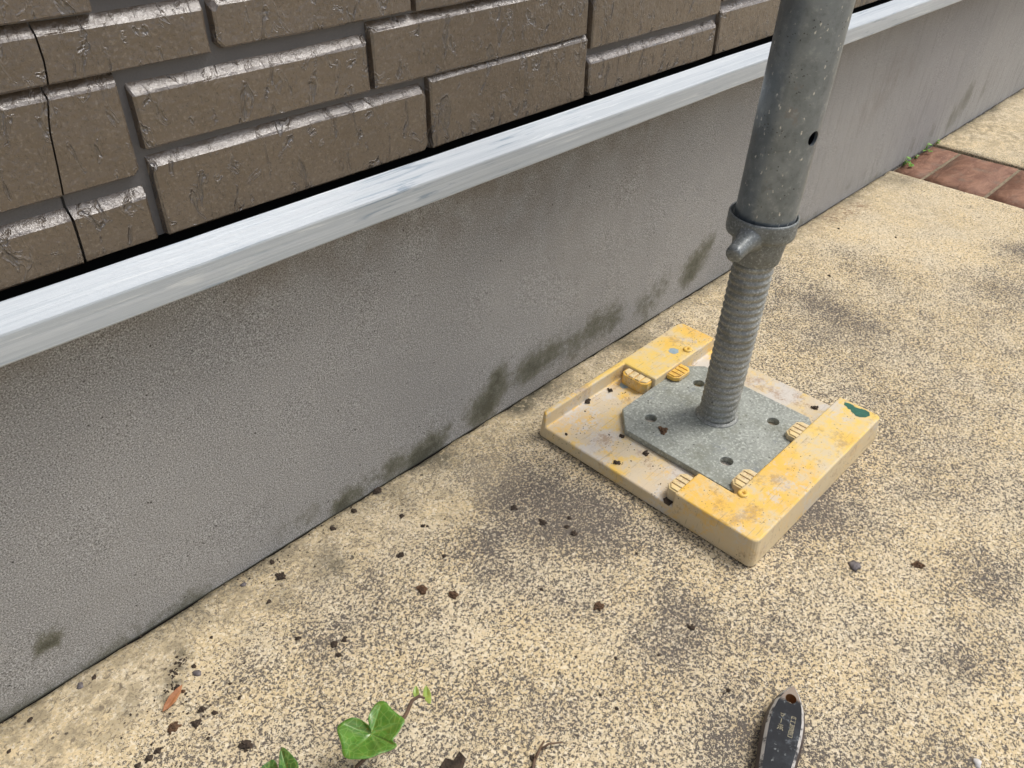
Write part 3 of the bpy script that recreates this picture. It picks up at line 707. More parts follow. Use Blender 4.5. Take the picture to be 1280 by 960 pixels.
# tiles
YF, YB = -0.0205, -0.0150
def outline(x0, x1, z0, z1, cc, seed):
    """clockwise-from-lower-left outline with chamfered corners and nibbled edges"""
    rnd = random.Random(seed)
    cs = [cc * rnd.choice((.2, .3, .35, .4, 1.5)) for _ in range(4)]
    pts = []
    def seg(a, b, n):
        for i in range(n):
            t = i / n
            pts.append((a[0] + (b[0] - a[0]) * t, a[1] + (b[1] - a[1]) * t))
    P = [(x0 + cs[0], z0), (x1 - cs[1], z0), (x1, z0 + cs[1]), (x1, z1 - cs[2]), (x1 - cs[2], z1), (x0 + cs[3], z1), (x0, z1 - cs[3]), (x0, z0 + cs[0])]
    N = [6, 1, 2, 1, 8, 1, 2, 1]
    for i in range(8): seg(P[i], P[(i + 1) % 8], N[i])
    return [(p[0] + rnd.uniform(-.0004, .0004), p[1] + rnd.uniform(-.0004, .0004)) for p in pts]

def tile_mesh(bm, x0, x1, z0, z1, seed, pts=None):
    pts = pts or outline(x0, x1, z0, z1, .0022, seed)
    n = len(pts)
    cx = sum(p[0] for p in pts) / n; cz = (z0 + z1) / 2
    rnd = random.Random(seed + 5)
    back, mid, front = [], [], []
    for (x, z) in pts:
        t = (z - z0) / (z1 - z0)
        gx = .0014 * (1 if x > (x0 + x1) / 2 else -1) if (x < x0 + .004 or x > x1 - .004) else 0
        gz = .0052 if z > z1 - .004 else (-.0006 if z < z0 + .004 else 0)
        back.append(bm.verts.new((x + gx, YB, z + gz)))
        mid.append(bm.verts.new((x + gx * .35, YF + .0009 + rnd.uniform(-.0003, .0003), z + gz * .10 + (rnd.uniform(-.0004, .0004) if gz > .001 else 0))))
        sx = max(min(x, x1 - .0009), x0 + .0009); sz = max(min(z, z1 - .0007), z0 + .0009)
        front.append(bm.verts.new((sx, YF, sz)))
    for i in range(n):
        j = (i + 1) % n
        bm.faces.new((back[i], back[j], mid[j], mid[i]))
        bm.faces.new((mid[i], mid[j], front[j], front[i]))
    bm.faces.new(front)
    bm.faces.new(back[::-1])

def crack_x(z):      # hairline crack down the left tiles
    zs_ = [.2974, .305, .315, .3225, .335, .345, .356, .368, .381, .387, .398, .409]
    xs_ = D['crack']
    if z <= zs_[0]: return xs_[0]
    for i in range(len(zs_) - 1):
        if z <= zs_[i + 1]:
            t = (z - zs_[i]) / (zs_[i + 1] - zs_[i]); return xs_[i] + (xs_[i + 1] - xs_[i]) * t
    return xs_[-1]

tiles = [(-.505, -.3315, .2979, .3225), (-.505, -.3315, .335, .381), (-.480, -.2795, .387, .4085), (-.3245, -.1355, .2979, .3375),
         (-.3245, -.1800, .347, .3745), (-.2735, -.1440, .388, .4095), (-.505, -.3335, .4145, .452), (-.1750, .0290, .347, .3810),
         (-.1305, .0305, .2979, .3430), (.0360, .2190, .335, .3715), (.0360, .2175, .2979, .3240), (.2235, .4000, .2979, .3350),
         (.2240, .4060, .345, .3810), (-.1385, .0290, .387, .4250), (.0355, .2190, .3835, .4250), (.2240, .4060, .392, .4250),
         (-.3275, -.1440, .4205, .452)]
# same coursing carried on to both sides and upwards
rt_ = random.Random(11)
for band, (x0_, x1_) in (('r', (.406, 1.62)), ('l', (-1.15, -.511))):
    x = x0_
    while x < x1_ - .05:
        w = rt_.uniform(.155, .195); xe = min(x + w, x1_)
        if x1_ - xe < .06: xe = x1_
        hs_ = rt_.choice(([.2979, .3350, .345, .3810, .390, .4250], [.2979, .3230, .3340, .3750, .3850, .4250], [.2979, .3400, .3500, .3780, .3880, .4250]))
        for q_ in range(0, 6, 2): tiles.append((x + .0028, xe - .0028, hs_[q_], hs_[q_ + 1]))
        x = xe
z = .4345
r_ = 0
while z < .74:
    h = (.036, .024, .040)[r_ % 3]
    x = -1.15 + (.07, 0, .11)[r_ % 3]
    while x < 1.6:
        w = rt_.uniform(.14, .2)
        zz = z
        if z < .46 and x < -.13:
            x += w; continue
        tiles.append((x + .0028, x + w - .0028, zz, zz + h)); x += w
    z += h + .0105; r_ += 1
x = -1.15
while x < -.13:
    w = min(rt_.uniform(.15, .2), -.13 - x)
    if not (-.52 < x + w and x < -.14) : tiles.append((x + .0028, x + w - .0028, .4345, .4345 + .028))
    x += w
for i, (x0, x1, z0, z1) in enumerate(tiles):
    bm = bmesh.new()
    if i in (0, 1, 2):
        pts = outline(x0, x1, z0, z1, .0022, i)
        zc = [z0 + (z1 - z0) * k / 6 for k in range(7)]
        hw = .00045 if i else .0007
        lft = [p for p in pts if p[0] < crack_x(p[1])]
        rgt = [p for p in pts if p[0] >= crack_x(p[1])]
        # pts start at lower left and run counter-clockwise seen from outside
        k0 = next(k for k in range(len(pts)) if pts[k][0] < crack_x(pts[k][1]) and pts[(k + 1) % len(pts)][0] >= crack_x(pts[(k + 1) % len(pts)][1]))
        k1 = next(k for k in range(len(pts)) if pts[k][0] >= crack_x(pts[k][1]) and pts[(k + 1) % len(pts)][0] < crack_x(pts[(k + 1) % len(pts)][1]))
        n = len(pts)
        right = [pts[(k0 + 1 + k) % n] for k in range((k1 - k0) % n)]
        left = [pts[(k1 + 1 + k) % n] for k in range((k0 - k1) % n)]
        crk = [(crack_x(q), q) for q in zc]
        right = right + [(c[0] + hw, c[1]) for c in reversed(crk)]
        left = left + [(c[0] - hw, c[1]) for c in crk]
        for half in (left, right): tile_mesh(bm, x0, x1, z0, z1, i, half)
    else:
        tile_mesh(bm, x0, x1, z0, z1, i)
    t = obj('tile', bm, MT, siding)
    if i in (0, 1, 2): t['label'] = ('cracked tile cut off by the flashing', 'large tile split by a long crack', 'long tile cracked near its left end')[i]

# the crack where it crosses the grout
bm = bmesh.new()
for (za, zb) in ((.3225, .335), (.381, .387)):
    n = 6
    L_ = []
    for k in range(n + 1):
        zz = za - .003 + (zb - za + .006) * k / n
        xx = crack_x(min(zz, .408)) + .0003 * math.sin(k * 2.1)
        L_.append((bm.verts.new((xx - .0006, -.0156, zz)), bm.verts.new((xx + .0006, -.0156, zz)), bm.verts.new((xx, -.0148, zz))))
    for a, b in zip(L_, L_[1:]):
        bm.faces.new((a[0], a[1], b[1], b[0])); bm.faces.new((a[1], a[2], b[2], b[1])); bm.faces.new((a[2], a[0], b[0], b[2]))
obj('crack', bm, MK, siding)

# ------------------------------------------------------------------ yellow pad under the jack
pad = empty('base_pad', (0.0725, -0.1675, 0))
tag(pad, 'square yellow plastic base pad lying on the pavement under the jack', 'pad')
O = Vector((0.0725, -0.1675, 0))
def L(x, y): return (x - O.x, y - O.y)
X0, X1, Y0, Y1, H, FL = -0.0415, 0.1885, -0.2845, -0.0495, 0.0295, 0.0140
bm = bmesh.new()
def rect(x0, x1, y0, y1, r=0.0):
    if r == 0: return [L(x0, y0), L(x1, y0), L(x1, y1), L(x0, y1)]
    pts = []
    for cx, cy, a0 in ((x1 - r, y0 + r, -90), (x1 - r, y1 - r, 0), (x0 + r, y1 - r, 90), (x0 + r, y0 + r, 180)):
        for k in range(5):
            a = R(a0 + k * 22.5); pts.append(L(cx + r * math.cos(a), cy + r * math.sin(a)))
    return pts
t_ = .0035
add_prism(bm, rect(X0, X1, Y0, Y1, .006), 0.0010, H, top=rect(X0 + t_ * .4, X1 - t_, Y0 + t_ * .6, Y1 - t_, .006))
body = obj('pad_body', bm, [MYEL, MFLOOR], pad)
bm = bmesh.new()
pk = [(-.09, -.2045), (-.0040, -.2045), (-.0040, -.2402), (.30, -.2402), (.30, -.0975), (.0785, -.0975), (.0785, -.0590), (-.036, -.0590), (-.036, -.0595), (-.09, -.0595)]
pk = [(-.09, -.2045), (-.0040, -.2045), (-.0040, -.2402), (.30, -.2402), (.30, -.0975), (.0785, -.0975), (.0785, -.0590), (-.09, -.0590)]
add_prism(bm, [L(*p) for p in pk], FL, 0.06, mi=1)
cutter = obj('cutter', bm, [MYEL, MFLOOR])
cutter.location = pad.location
bpy.context.view_layer.update()
cut(body, cutter)
bevel(body, .0016, 3, 28)
for p in body.data.polygons:
    c = p.center
    p.material_index = 1 if (abs(c.z - FL) < .0008 and p.normal.z > .9) else 0

def tab(cx, cy, along, w, d, mat, z1=.0272, z0=None, label=None, rm=None):
    """grip tab: w along the block's edge, d outwards; along = angle of the edge"""
    z0 = FL + .0002 if z0 is None else z0
    bm = bmesh.new()
    c = min(w, d) * .33
    o_ = [(-w / 2 + c * .2, 0), (w / 2 - c * .2, 0), (w / 2, c * .2), (w / 2, d - c), (w / 2 - c, d), (-w / 2 + c, d), (-w / 2, d - c), (-w / 2, c * .2)]
    add_prism(bm, o_, 0, z1 - z0 - .0012)
    n = 4
    g = .0011
    rw = (w - .003 - g * (n - 1)) / n
    for k in range(n):
        xa = -w / 2 + .0015 + k * (rw + g); xb = xa + rw
        da = d - .0012 - (c * .75 if k in (0, n - 1) else 0)
        add_prism(bm, [(xa, .0006), (xb, .0006), (xb, d - .0012 - (c * .8 if k == n - 1 else 0)), (xa, d - .0012 - (c * .8 if k == 0 else 0))], z1 - z0 - .0014, z1 - z0, mi=1)
    o = obj('tab', bm, [mat, rm or mat], pad)
    o.location = (cx - O.x, cy - O.y, z0)
    o.rotation_euler = (0, 0, R(along))
    bevel(o, .0006, 2)
    if label: o['label'] = label
    return o
tab(.1140, -.2404, 0, .027, .0125, MTAB)
tab(.0215, -.2404, 0, .027, .0125, MTAB)
tab(-.0225, -.2047, 0, .026, .0125, MTAB)
tab(.0787, -.0790, 90, .031, .0125, MYELC, rm=MTAB, label='pale grip tab beside the dark pocket corner')
tab(.1110, -.0973, 180, .026, .0135, MYELC, z0=.0215, label='bright yellow grip tab beside the plate corner')
# thin dark patch painting the shade in the hole beneath the leg tab
bm = bmesh.new(); add_prism(bm, [(-.0065, -.004), (.004, -.004), (.004, .003), (-.003, .0045), (-.0065, .001)], 0, .0004)
o = obj('hole_shade', bm, MSOIL, pad); o.location = (-.0355 - O.x, -.1985 - O.y, FL + .0002)
def stud(x, y):
    bm = bmesh.new()
    add_lathe(bm, [(.0012, -.001), (.0012, .0010), (.0022, .0019), (.0040, .0019), (.0048, .0010), (.0048, -.001)], 20)
    o = obj('stud', bm, MYELC, pad, smooth=True); o.location = (x - O.x, y - O.y, H)
stud(.0000, -.2455); stud(.1450, -.0900)
def mark(name, pts, z, mat, label):
    bm = bmesh.new(); add_prism(bm, [L(*p) for p in pts], z, z + .00018)
    o = obj(name, bm, mat, pad); o['label'] = label
def ring_pts(cx, cy, r, seed, n=14, sx=1.0):
    rr = random.Random(seed)
    return [(cx + sx * r * rr.uniform(.82, 1.1) * math.cos(2 * math.pi * k / n), cy + r * rr.uniform(.82, 1.1) * math.sin(2 * math.pi * k / n)) for k in range(n)]
MGREEN = mat_simple('dark_green_paint', (0.012, 0.095, 0.062), (0.02, 0.14, 0.09), 200, .45)
MBLUE = mat_simple('blue_grey_paint', (0.26, 0.36, 0.42), (0.33, 0.42, 0.46), 200, .5)
gp = [(.1793, -.2475), (.1810, -.2510), (.1812, -.2545), (.1795, -.2580), (.1803, -.2620), (.1825, -.2670), (.1815, -.2715), (.1772, -.2740), (.1716, -.2722), (.1680, -.2680), (.1672, -.2645), (.1692, -.2620), (.1700, -.2590), (.1728, -.2570), (.1722, -.2545), (.1745, -.2520), (.1752, -.2490)]
mark('paint_mark', gp, H - .00002, MGREEN, 'dark green paint chip at the far end of the front rail')
mark('paint_mark', ring_pts(.1330, -.0810, .0055, 3), H - .00002, MBLUE, 'blue grey paint dot beside the rear stud')
mark('paint_mark', ring_pts(.0655, -.0700, .0050, 4), FL + .0001, MBLUE, 'faint blue grey dot in the pocket near the rear rail')

# ------------------------------------------------------------------ jack base: plate, threaded rod, nut with handle
PX, PY, TX, TY = 0.0902, -0.1633, 0.0050, -0.0197     # pole axis
def axp(z): return Vector((PX + TX * z, PY + TY * z, z))
jack = empty('jack_base', (0.0750, -0.1670, 0.0142))
tag(jack, 'grey galvanised screw jack base standing on the yellow pad', 'jack base')
J = jack.location.copy()
bm = bmesh.new()
hx = .0700
pl = [(-hx + .006, -hx), (hx - .006, -hx), (hx, -hx + .006), (hx, hx - .016), (hx - .016, hx), (-hx + .023, hx), (-hx, hx - .021), (-hx, -hx + .006)]
add_prism(bm, pl, 0, .0066)
plate = obj('base_plate', bm, MPLATE, jack)
bm = bmesh.new()
for sx, sy in ((-.0395, .0420), (-.0400, -.0420), (.0400, -.0425), (.0400, .0415)):
    add_lathe(bm, [(0.00001, -.01), (.0056, -.01), (.0056, .02), (.00001, .02)], 24, Vector((sx, sy, 0)))
bmesh.ops.remove_doubles(bm, verts=bm.verts, dist=.00005)
bmesh.ops.recalc_face_normals(bm, faces=bm.faces)
cutter = obj('cutter', bm, MPLATE); cutter.location = J
bpy.context.view_layer.update()
cut(plate, cutter)
bevel(plate, .0009, 2, 50)

b0 = Vector((0.0850, -0.1665, J.z + .0062)); b1 = axp(.212)
dv = (b1 - b0); Lr = dv.length
rod_rot = Vector((0, 0, 1)).rotation_difference(dv).to_euler()
bm = bmesh.new()
nr, ns, pitch, Rr = 300, 56, .0069, .0176
rings = []
for j in range(nr + 1):
    z = Lr * j / nr
    ring = []
    for i in range(ns):
        th = 2 * math.pi * i / ns
        ph = (z / pitch - i / ns) % 1.0
        c_ = .5 + .5 * math.cos(2 * math.pi * ph)
        r = Rr - .0016 * (1 - c_ ** .7) + .00012 * noise.noise(Vector((math.cos(th) * 9, math.sin(th) * 9, z * 400)))
        if z < .0015: r = Rr + .0004
        ring.append(bm.verts.new((r * math.cos(th), r * math.sin(th), z)))
    rings.append(ring)
for a, b in zip(rings, rings[1:]):
    for i in range(ns): bm.faces.new((a[i], a[(i + 1) % ns], b[(i + 1) % ns], b[i]))
bm.faces.new(rings[0][::-1]); bm.faces.new(rings[-1])
rod = obj('threaded_rod', bm, MROD, jack, smooth=True)
rod.location = b0 - J; rod.rotation_euler = rod_rot
bm = bmesh.new()
add_lathe(bm, [(Rr - .001, .0002), (.0205, .0002), (.0192, .0012), (Rr - .0002, .0028)], 40)
for v in bm.verts:
    v.co.x *= 1 + .04 * noise.noise(v.co * 300); v.co.y *= 1 + .04 * noise.noise(v.co * 300 + Vector((3, 0, 0)))
w = obj('weld_bead', bm, MROD, jack, smooth=True); w.location = b0 - J

tilt = Vector((0, 0, 1)).rotation_difference(Vector((TX, TY, 1))).to_euler()
nut = empty('nut', tuple(axp(.1865) - J)); nut.parent = jack; nut.rotation_euler = tilt
bm = bmesh.new()
add_lathe(bm, [(.0166, 0), (.0183, -.0006), (.0200, .0006), (.0226, .0245), (.0222, .0285), (.0166, .0285)], 48, closed=True)
body_n = obj('nut_body', bm, MNUT, nut, smooth=True); bevel(body_n, .0006, 2, 40)
bm = bmesh.new()
add_lathe(bm, [(.0220, .0243), (.0265, .0246), (.0279, .0258), (.0282, .0290), (.0281, .0400), (.0277, .0415), (.0266, .0418), (.0262, .0408), (.0258, .0330), (.0220, .0300)], 64, Vector((-.0012, .0006, 0)), closed=True)
for v in bm.verts:
    if v.co.z < .027 and v.co.xy.length > .024:
        v.co.z += .0012 * fbm(v.co.x * 90, v.co.y * 90, 2)
o = obj('collar', bm, MNUT, nut, smooth=True); bevel(o, .0004, 1, 50)
a = R(186)
bm = bmesh.new()
add_lathe(bm, [(.00001, .0525), (.0040, .0527), (.0062, .0517), (.0070, .0500), (.0071, .0440), (.0078, .0360), (.0096, .0300), (.0125, .0250)], 28)
bmesh.ops.remove_doubles(bm, verts=bm.verts, dist=.00005)
bmesh.ops.recalc_face_normals(bm, faces=bm.faces)
for v in bm.verts:
    v.co.x *= 1 + .05 * noise.noise(v.co * 160); v.co.y *= 1 + .05 * noise.noise(v.co * 160 + Vector((9, 0, 0)))
h_ = obj('handle', bm, MNUT, nut, smooth=True)
h_.location = (0, 0, .0315)
h_.rotation_euler = Vector((math.cos(a), math.sin(a), -.16)).to_track_quat('Z', 'Y').to_euler()

# ------------------------------------------------------------------ scaffold pole
zb = .219
pole = None
bm = bmesh.new()
Lp = 2.2
add_lathe(bm, [(.0220, 0), (.0236, 0), (.0243, .0008), (.0243, Lp), (.0220, Lp)], 72, closed=True)
bmesh.ops.recalc_face_normals(bm, faces=bm.faces)
pole = obj('scaffold_pole', bm, MPOLE)
pole.location = axp(zb); pole.rotation_euler = tilt
tag(pole, 'dull grey steel scaffold pole rising out of the jack collar', 'pole')
bm = bmesh.new()
add_lathe(bm, [(.00001, .010), (.0056, .010), (.0056, .04), (.00001, .04)], 28)
bmesh.ops.remove_doubles(bm, verts=bm.verts, dist=.00005)
bmesh.ops.recalc_face_normals(bm, faces=bm.faces)
cutter = obj('cutter', bm, MPOLE)
az = R(263)
cutter.location = axp(.296)
cutter.rotation_euler = Vector((math.cos(az), math.sin(az), 0)).to_track_quat('Z', 'Y').to_euler()
bpy.context.view_layer.update()
cut(pole, cutter)
for p in pole.data.polygons: p.use_smooth = True
md = pole.modifiers.new('edge', 'EDGE_SPLIT'); md.split_angle = R(40)

# ------------------------------------------------------------------ paint brush with its handle towards the jack
MHND = None
a = M('worn_black_lacquer')
x_, y_, z_ = a.sep()[:3]
tipm = a.rng(a.math('ADD', x_, a.math('MULTIPLY', a.noise(160, 3), .010)), .021, .0165)
nz_ = a.noise(220, 3, .65)
c = a.mix(a.rng(a.noise(60, 5, .7), .45, .75), (0.006, 0.008, 0.012), (0.028, 0.034, 0.042))
c = a.mix(a.rng(a.math('ADD', nz_, a.math('MULTIPLY', a.noise(60, 4, .7), .35)), .83, .91, 0, .6), c, (0.30, 0.32, 0.31))
c = a.mix(a.rng(a.noise(110, 5, .75), .56, .68, 0, .5), c, (0.16, 0.18, 0.20))
c = a.mix(tipm, c, a.mix(nz_, (0.34, 0.28, 0.22), (0.24, 0.18, 0.14)))
c = a.mix(a.math('MULTIPLY', tipm, a.rng(a.noise(190, 2), .60, .66)), c, (0.50, 0.24, 0.06))
MLAQ = a.set(c, .55, 0, a.bump(nz_, .2, .0006), Specular_IOR_Level=.25)
a = M('bare_wood_edge')
nz_ = a.noise(1, 4, .6, a.co((60, 260, 260)))
c = a.mix(nz_, (0.42, 0.40, 0.37), (0.55, 0.53, 0.50))
c = a.mix(a.rng(a.noise(130, 5, .7), .47, .60), c, (0.05, 0.05, 0.055))
MEDGE = a.set(c, .6)
MSIDE = mat_simple('purplish_black_lacquer', (0.022, 0.014, 0.018), (0.05, 0.035, 0.04), 90, .4)
MGOLD = mat_simple('worn_gold_lettering', (0.16, 0.14, 0.08), (0.34, 0.30, 0.19), 500, .45)
MHOLE = mat_simple('brown_hole_wood', (0.22, 0.10, 0.03), (0.34, 0.16, 0.06), 120, .6)
BT = (-0.1188, -0.3617, -2.8079)          # tip of the handle, direction away from it
brush = empty('paint_brush', (BT[0], BT[1], 0), BT[2])
brush.rotation_euler = (0, 0, BT[2])
tag(brush, 'paint brush with worn black handle and hanging hole, lying on the pavement', 'paint brush')
prof = [(0, .0012), (.004, .0046), (.010, .0082), (.018, .0114), (.028, .0131), (.038, .0135), (.050, .0130), (.065, .0120), (.085, .0105), (.105, .0092), (.125, .0086), (.140, .0100), (.150, .0120)]
def ring_at(off):
    lo, hi = [], []
    for i, (x, w_) in enumerate(prof):
        w2 = max(.0004, w_ - off)
        xx = x + (off * .9 if i == 0 else 0)
        lo.append((xx, -w2)); hi.append((xx, w2))
    return lo + hi[::-1]
bm = bmesh.new()
ZB, ZT = .0062, .0150
lv = [(.0018, ZB), (0, ZB + .0018), (.0019, ZT - .0020), (.0032, ZT - .0005), (.0037, ZT)]
rr = []
for off, z in lv:
    rr.append([bm.verts.new((p[0], p[1], z)) for p in ring_at(off)])
n = len(rr[0])
bm.faces.new(rr[0][::-1])
for k in range(len(rr) - 1):
    for i in range(n):
        f = bm.faces.new((rr[k][i], rr[k][(i + 1) % n], rr[k + 1][(i + 1) % n], rr[k + 1][i]))
        f.material_index = 2 if k < 2 else 1
f = bm.faces.new(rr[-1]); f.material_index = 0
bmesh.ops.recalc_face_normals(bm, faces=bm.faces)
hd = obj('handle', bm, [MLAQ, MEDGE, MSIDE, MHOLE], brush)
bm = bmesh.new()
add_lathe(bm, [(.00001, .0), (.0036, .0), (.0036, .03), (.00001, .03)], 24, Vector((.0135, 0, 0)))
bmesh.ops.remove_doubles(bm, verts=bm.verts, dist=.00005)
bmesh.ops.recalc_face_normals(bm, faces=bm.faces)
for f in bm.faces: f.material_index = 3
cutter = obj('cutter', bm, [MLAQ, MEDGE, MSIDE, MHOLE]); cutter.matrix_world = Matrix.Translation(brush.location) @ Matrix.Rotation(BT[2], 4, 'Z')
bpy.context.view_layer.update()
cut(hd, cutter)
# worn gold lettering: a short column and a longer one beside it
bm = bmesh.new()
def stroke(x0, y0, x1, y1, w=.0005):
    d = Vector((x1 - x0, y1 - y0)); l = d.length; d /= l; nrm = Vector((-d.y, d.x)) * w / 2
    a_, b_ = Vector((x0, y0)), Vector((x1, y1))
    add_prism(bm, [tuple(a_ - nrm), tuple(b_ - nrm), tuple(b_ + nrm), tuple(a_ + nrm)], ZT + .00002, ZT + .00012)
# column of three signs (kana-like marks), read along the handle
u0, v0 = .0270, -.0020
for s in ((0, 0, 0, .0028), (0, .0028, .0022, .0012), (.0011, .0004, .0024, .0018), (.0036, .0014, .0072, .0014),
          (.0084, .0004, .0084, .0032), (.0098, 0, .0098, .0034), (.0084, .0018, .0120, .0018), (.0104, .0010, .0122, 0), (.0104, .0026, .0122, .0036)):
    stroke(u0 + s[0], v0 - .0012 + s[1] - .0012, u0 + s[2], v0 - .0012 + s[3] - .0012)
rg = random.Random(5)
for k in range(6):
    xa = .0262 + k * .0027
    for s in ((0, 0, 0, .0026), (0, .0026, .0019, .0026), (.0010, .0002, .0010, .0024), (.0019, 0, .0019, .0026), (0, 0, .0019, 0)):
        if rg.random() < .85: stroke(xa + s[0], .0028 + s[1], xa + s[2], .0028 + s[3], .00042)
letter = obj('lettering', bm, MGOLD, brush)
MFER = mat_galv('dull_tin_ferrule', (0.30, 0.30, 0.29), (0.42, 0.42, 0.40), .35, .8)
bm = bmesh.new()
for (xa, xb, hw, hz) in ((.146, .186, .025, .0078),):
    sec = []
    for x, s in ((xa, .78), (xa + .006, 1), (xb - .002, 1), (xb, .97)):
        ring = []
        for k in range(28):
            t = 2 * math.pi * k / 28
            ring.append(bm.verts.new((x, hw * s * max(-1, min(1, 1.25 * math.cos(t))), .0090 + hz * s * max(-1, min(1, 1.25 * math.sin(t))))))
        sec.append(ring)
    for p_, q_ in zip(sec, sec[1:]):
        for k in range(28): bm.faces.new((p_[k], p_[(k + 1) % 28], q_[(k + 1) % 28], q_[k]))
    bm.faces.new(sec[0]); bm.faces.new(sec[-1])
bmesh.ops.recalc_face_normals(bm, faces=bm.faces)
obj('ferrule', bm, MFER, brush)
MBRI = mat_simple('dark_bristle', (0.05, 0.035, 0.02), (0.16, 0.12, 0.07), 400, .7)
bm = bmesh.new()
for k in range(420):
    yy = rg.uniform(-.0235, .0235); zz = .009 + rg.uniform(-.006, .006)
    ln = rg.uniform(.036, .043); x0 = .184
    y2, z2 = yy * 1.05, .006 + (zz - .009) * .5
    w_ = .0005
    vv = [bm.verts.new(p) for p in ((x0, yy - w_, zz), (x0, yy + w_, zz), (x0, yy, zz + w_), (x0 + ln, y2, z2))]
    bm.faces.new((vv[0], vv[1], vv[3])); bm.faces.new((vv[1], vv[2], vv[3])); bm.faces.new((vv[2], vv[0], vv[3]))
obj('bristles', bm, MBRI, brush)

# ------------------------------------------------------------------ seedling, weeds, leaf
MLEAF = mat_leaf('glossy_green_leaf', (0.042, 0.155, 0.014), (0.085, 0.25, 0.026))
MLEAFD = mat_leaf('deep_green_leaf', (0.030, 0.11, 0.016), (0.055, 0.18, 0.025))
MWEED = mat_leaf('fresh_weed_green', (0.10, 0.34, 0.03), (0.20, 0.45, 0.06))
MBUD = mat_leaf('yellow_green_bud', (0.22, 0.34, 0.05), (0.38, 0.46, 0.12))
MSTEM = mat_simple('brown_stem', (0.09, 0.055, 0.035), (0.16, 0.10, 0.06), 200, .7)
MDRY = mat_simple('orange_dry_leaf', (0.26, 0.095, 0.03), (0.46, 0.20, 0.075), 120, .6)

def leaf_mesh(bm, outl, heart, cup=.004, subdiv=2):
    """outl: points round the leaf, heart: the point the veins start from"""
    n = len(outl); K = 9
    H_ = Vector(heart)
    hv = bm.verts.new(heart)
    prev = None
    for k in range(1, K + 1):
        ring = [bm.verts.new(H_.lerp(Vector(p), k / K)) for p in outl]
        for i in range(n):
            j = (i + 1) % n
            if prev: bm.faces.new((prev[i], prev[j], ring[j], ring[i]))
            else: bm.faces.new((hv, ring[j], ring[i]))
        prev = ring
def finish_leaf(name, bm, outl, heart, veins, mat, parent, cup):
    H_ = Vector(heart)
    vals = []
    for v in bm.verts:
        d = v.co - H_
        r = d.xy.length
        best = 1.0
        for q in veins:
            t = Vector(q) - H_; tl = t.xy.length
            tt = max(0, min(1, d.xy.dot(t.xy) / (tl * tl)))
            e = (d.xy - t.xy * tt).length
            best = min(best, e / (.0013 * (1.25 - .8 * tt)))
        vals.append(max(0.0, 1 - best))
        v.co.z += cup * math.sin(min(1.0, r / .022) * 1.6) + .0012 * noise.noise(v.co * 130) - .0009 * max(0, 1 - best * .6)
    inner = [v for v in bm.verts if not v.is_boundary]
    for _ in range(1): bmesh.ops.smooth_vert(bm, verts=inner, factor=.5, use_axis_x=False, use_axis_y=False, use_axis_z=True)
    bmesh.ops.recalc_face_normals(bm, faces=bm.faces)
    o = obj(name, bm, mat, parent, smooth=True)
    at = o.data.attributes.new('vein', 'FLOAT', 'POINT'); at.data.foreach_set('value', vals)
    sd = o.modifiers.new('thick', 'SOLIDIFY'); sd.thickness = .0004
    return o
def tube(bm, pts, rs, seg=8):
    rings = []
    for i, p in enumerate(pts):
        p = Vector(p)
        a_ = Vector(pts[max(0, i - 1)]); b_ = Vector(pts[min(len(pts) - 1, i + 1)])
        q = (b_ - a_).to_track_quat('Z', 'Y')
        rings.append([bm.verts.new(p + q @ Vector((rs[i] * math.cos(2 * math.pi * k / seg), rs[i] * math.sin(2 * math.pi * k / seg), 0))) for k in range(seg)])
    for a_, b_ in zip(rings, rings[1:]):
        for k in range(seg): bm.faces.new((a_[k], a_[(k + 1) % seg], b_[(k + 1) % seg], b_[k]))
    bm.faces.new(rings[0][::-1]); bm.faces.new(rings[-1])

def smooth_loop(pts, k=5):
    """closed Catmull-Rom, with little teeth"""
    out = []; n = len(pts)
    for i in range(n):
        p0, p1, p2, p3 = [Vector(pts[(i + q) % n]) for q in (-1, 0, 1, 2)]
        for s in range(k):
            t = s / k
            out.append(tuple(.5 * ((2 * p1) + (p2 - p0) * t + (2 * p0 - 5 * p1 + 4 * p2 - p3) * t * t + (3 * p1 - p0 - 3 * p2 + p3) * t ** 3)))
    return out

def sprig(base, label, leaves, stems, group=None):
    root = empty('seedling', base); tag(root, label, 'plant', group)
    B = Vector(base)
    for (outl, heart, veins, mat, cup) in leaves:
        o_ = [tuple(Vector(p) - B) for p in smooth_loop(outl)]
        h_ = tuple(Vector(heart) - B)
        bm = bmesh.new(); leaf_mesh(bm, o_, h_)
        finish_leaf('leaf', bm, o_, h_, [tuple(Vector(v) - B) for v in veins], mat, root, cup)
    for pts, rs, mat in stems:
        bm = bmesh.new(); tube(bm, [tuple(Vector(p) - B) for p in pts], rs)
        obj('stem', bm, mat, root, smooth=True)
    return root
P_ = D['ivy']
sprig(P_['base'], 'green ivy seedling with a lobed glossy leaf and a pale budding tip', [
    (P_['leaf'], P_['heart'], P_['veins'], MLEAF, .002),
    (P_['bud1'], P_['bud1h'], [P_['bud1'][2]], MBUD, .001),
    (P_['bud2'], P_['bud2h'], [P_['bud2'][2]], MBUD, .001)],
    [(P_['stem'], [.0013] * (len(P_['stem']) - 2) + [.001, .0007], MSTEM), (P_['petiole'], [.0008] * len(P_['petiole']), MWEED)])
sprig(P_['base2'], 'deep green ivy shoot with two leaves, cut off by the bottom of the picture', [
    (P_['leaf2'], P_['heart2'], [P_['leaf2'][1]], MLEAFD, .001), (P_['leaf3'], P_['heart3'], [P_['leaf3'][1]], MLEAFD, .001)],
    [(P_['stem2'], [.0011] * len(P_['stem2']), MSTEM)])

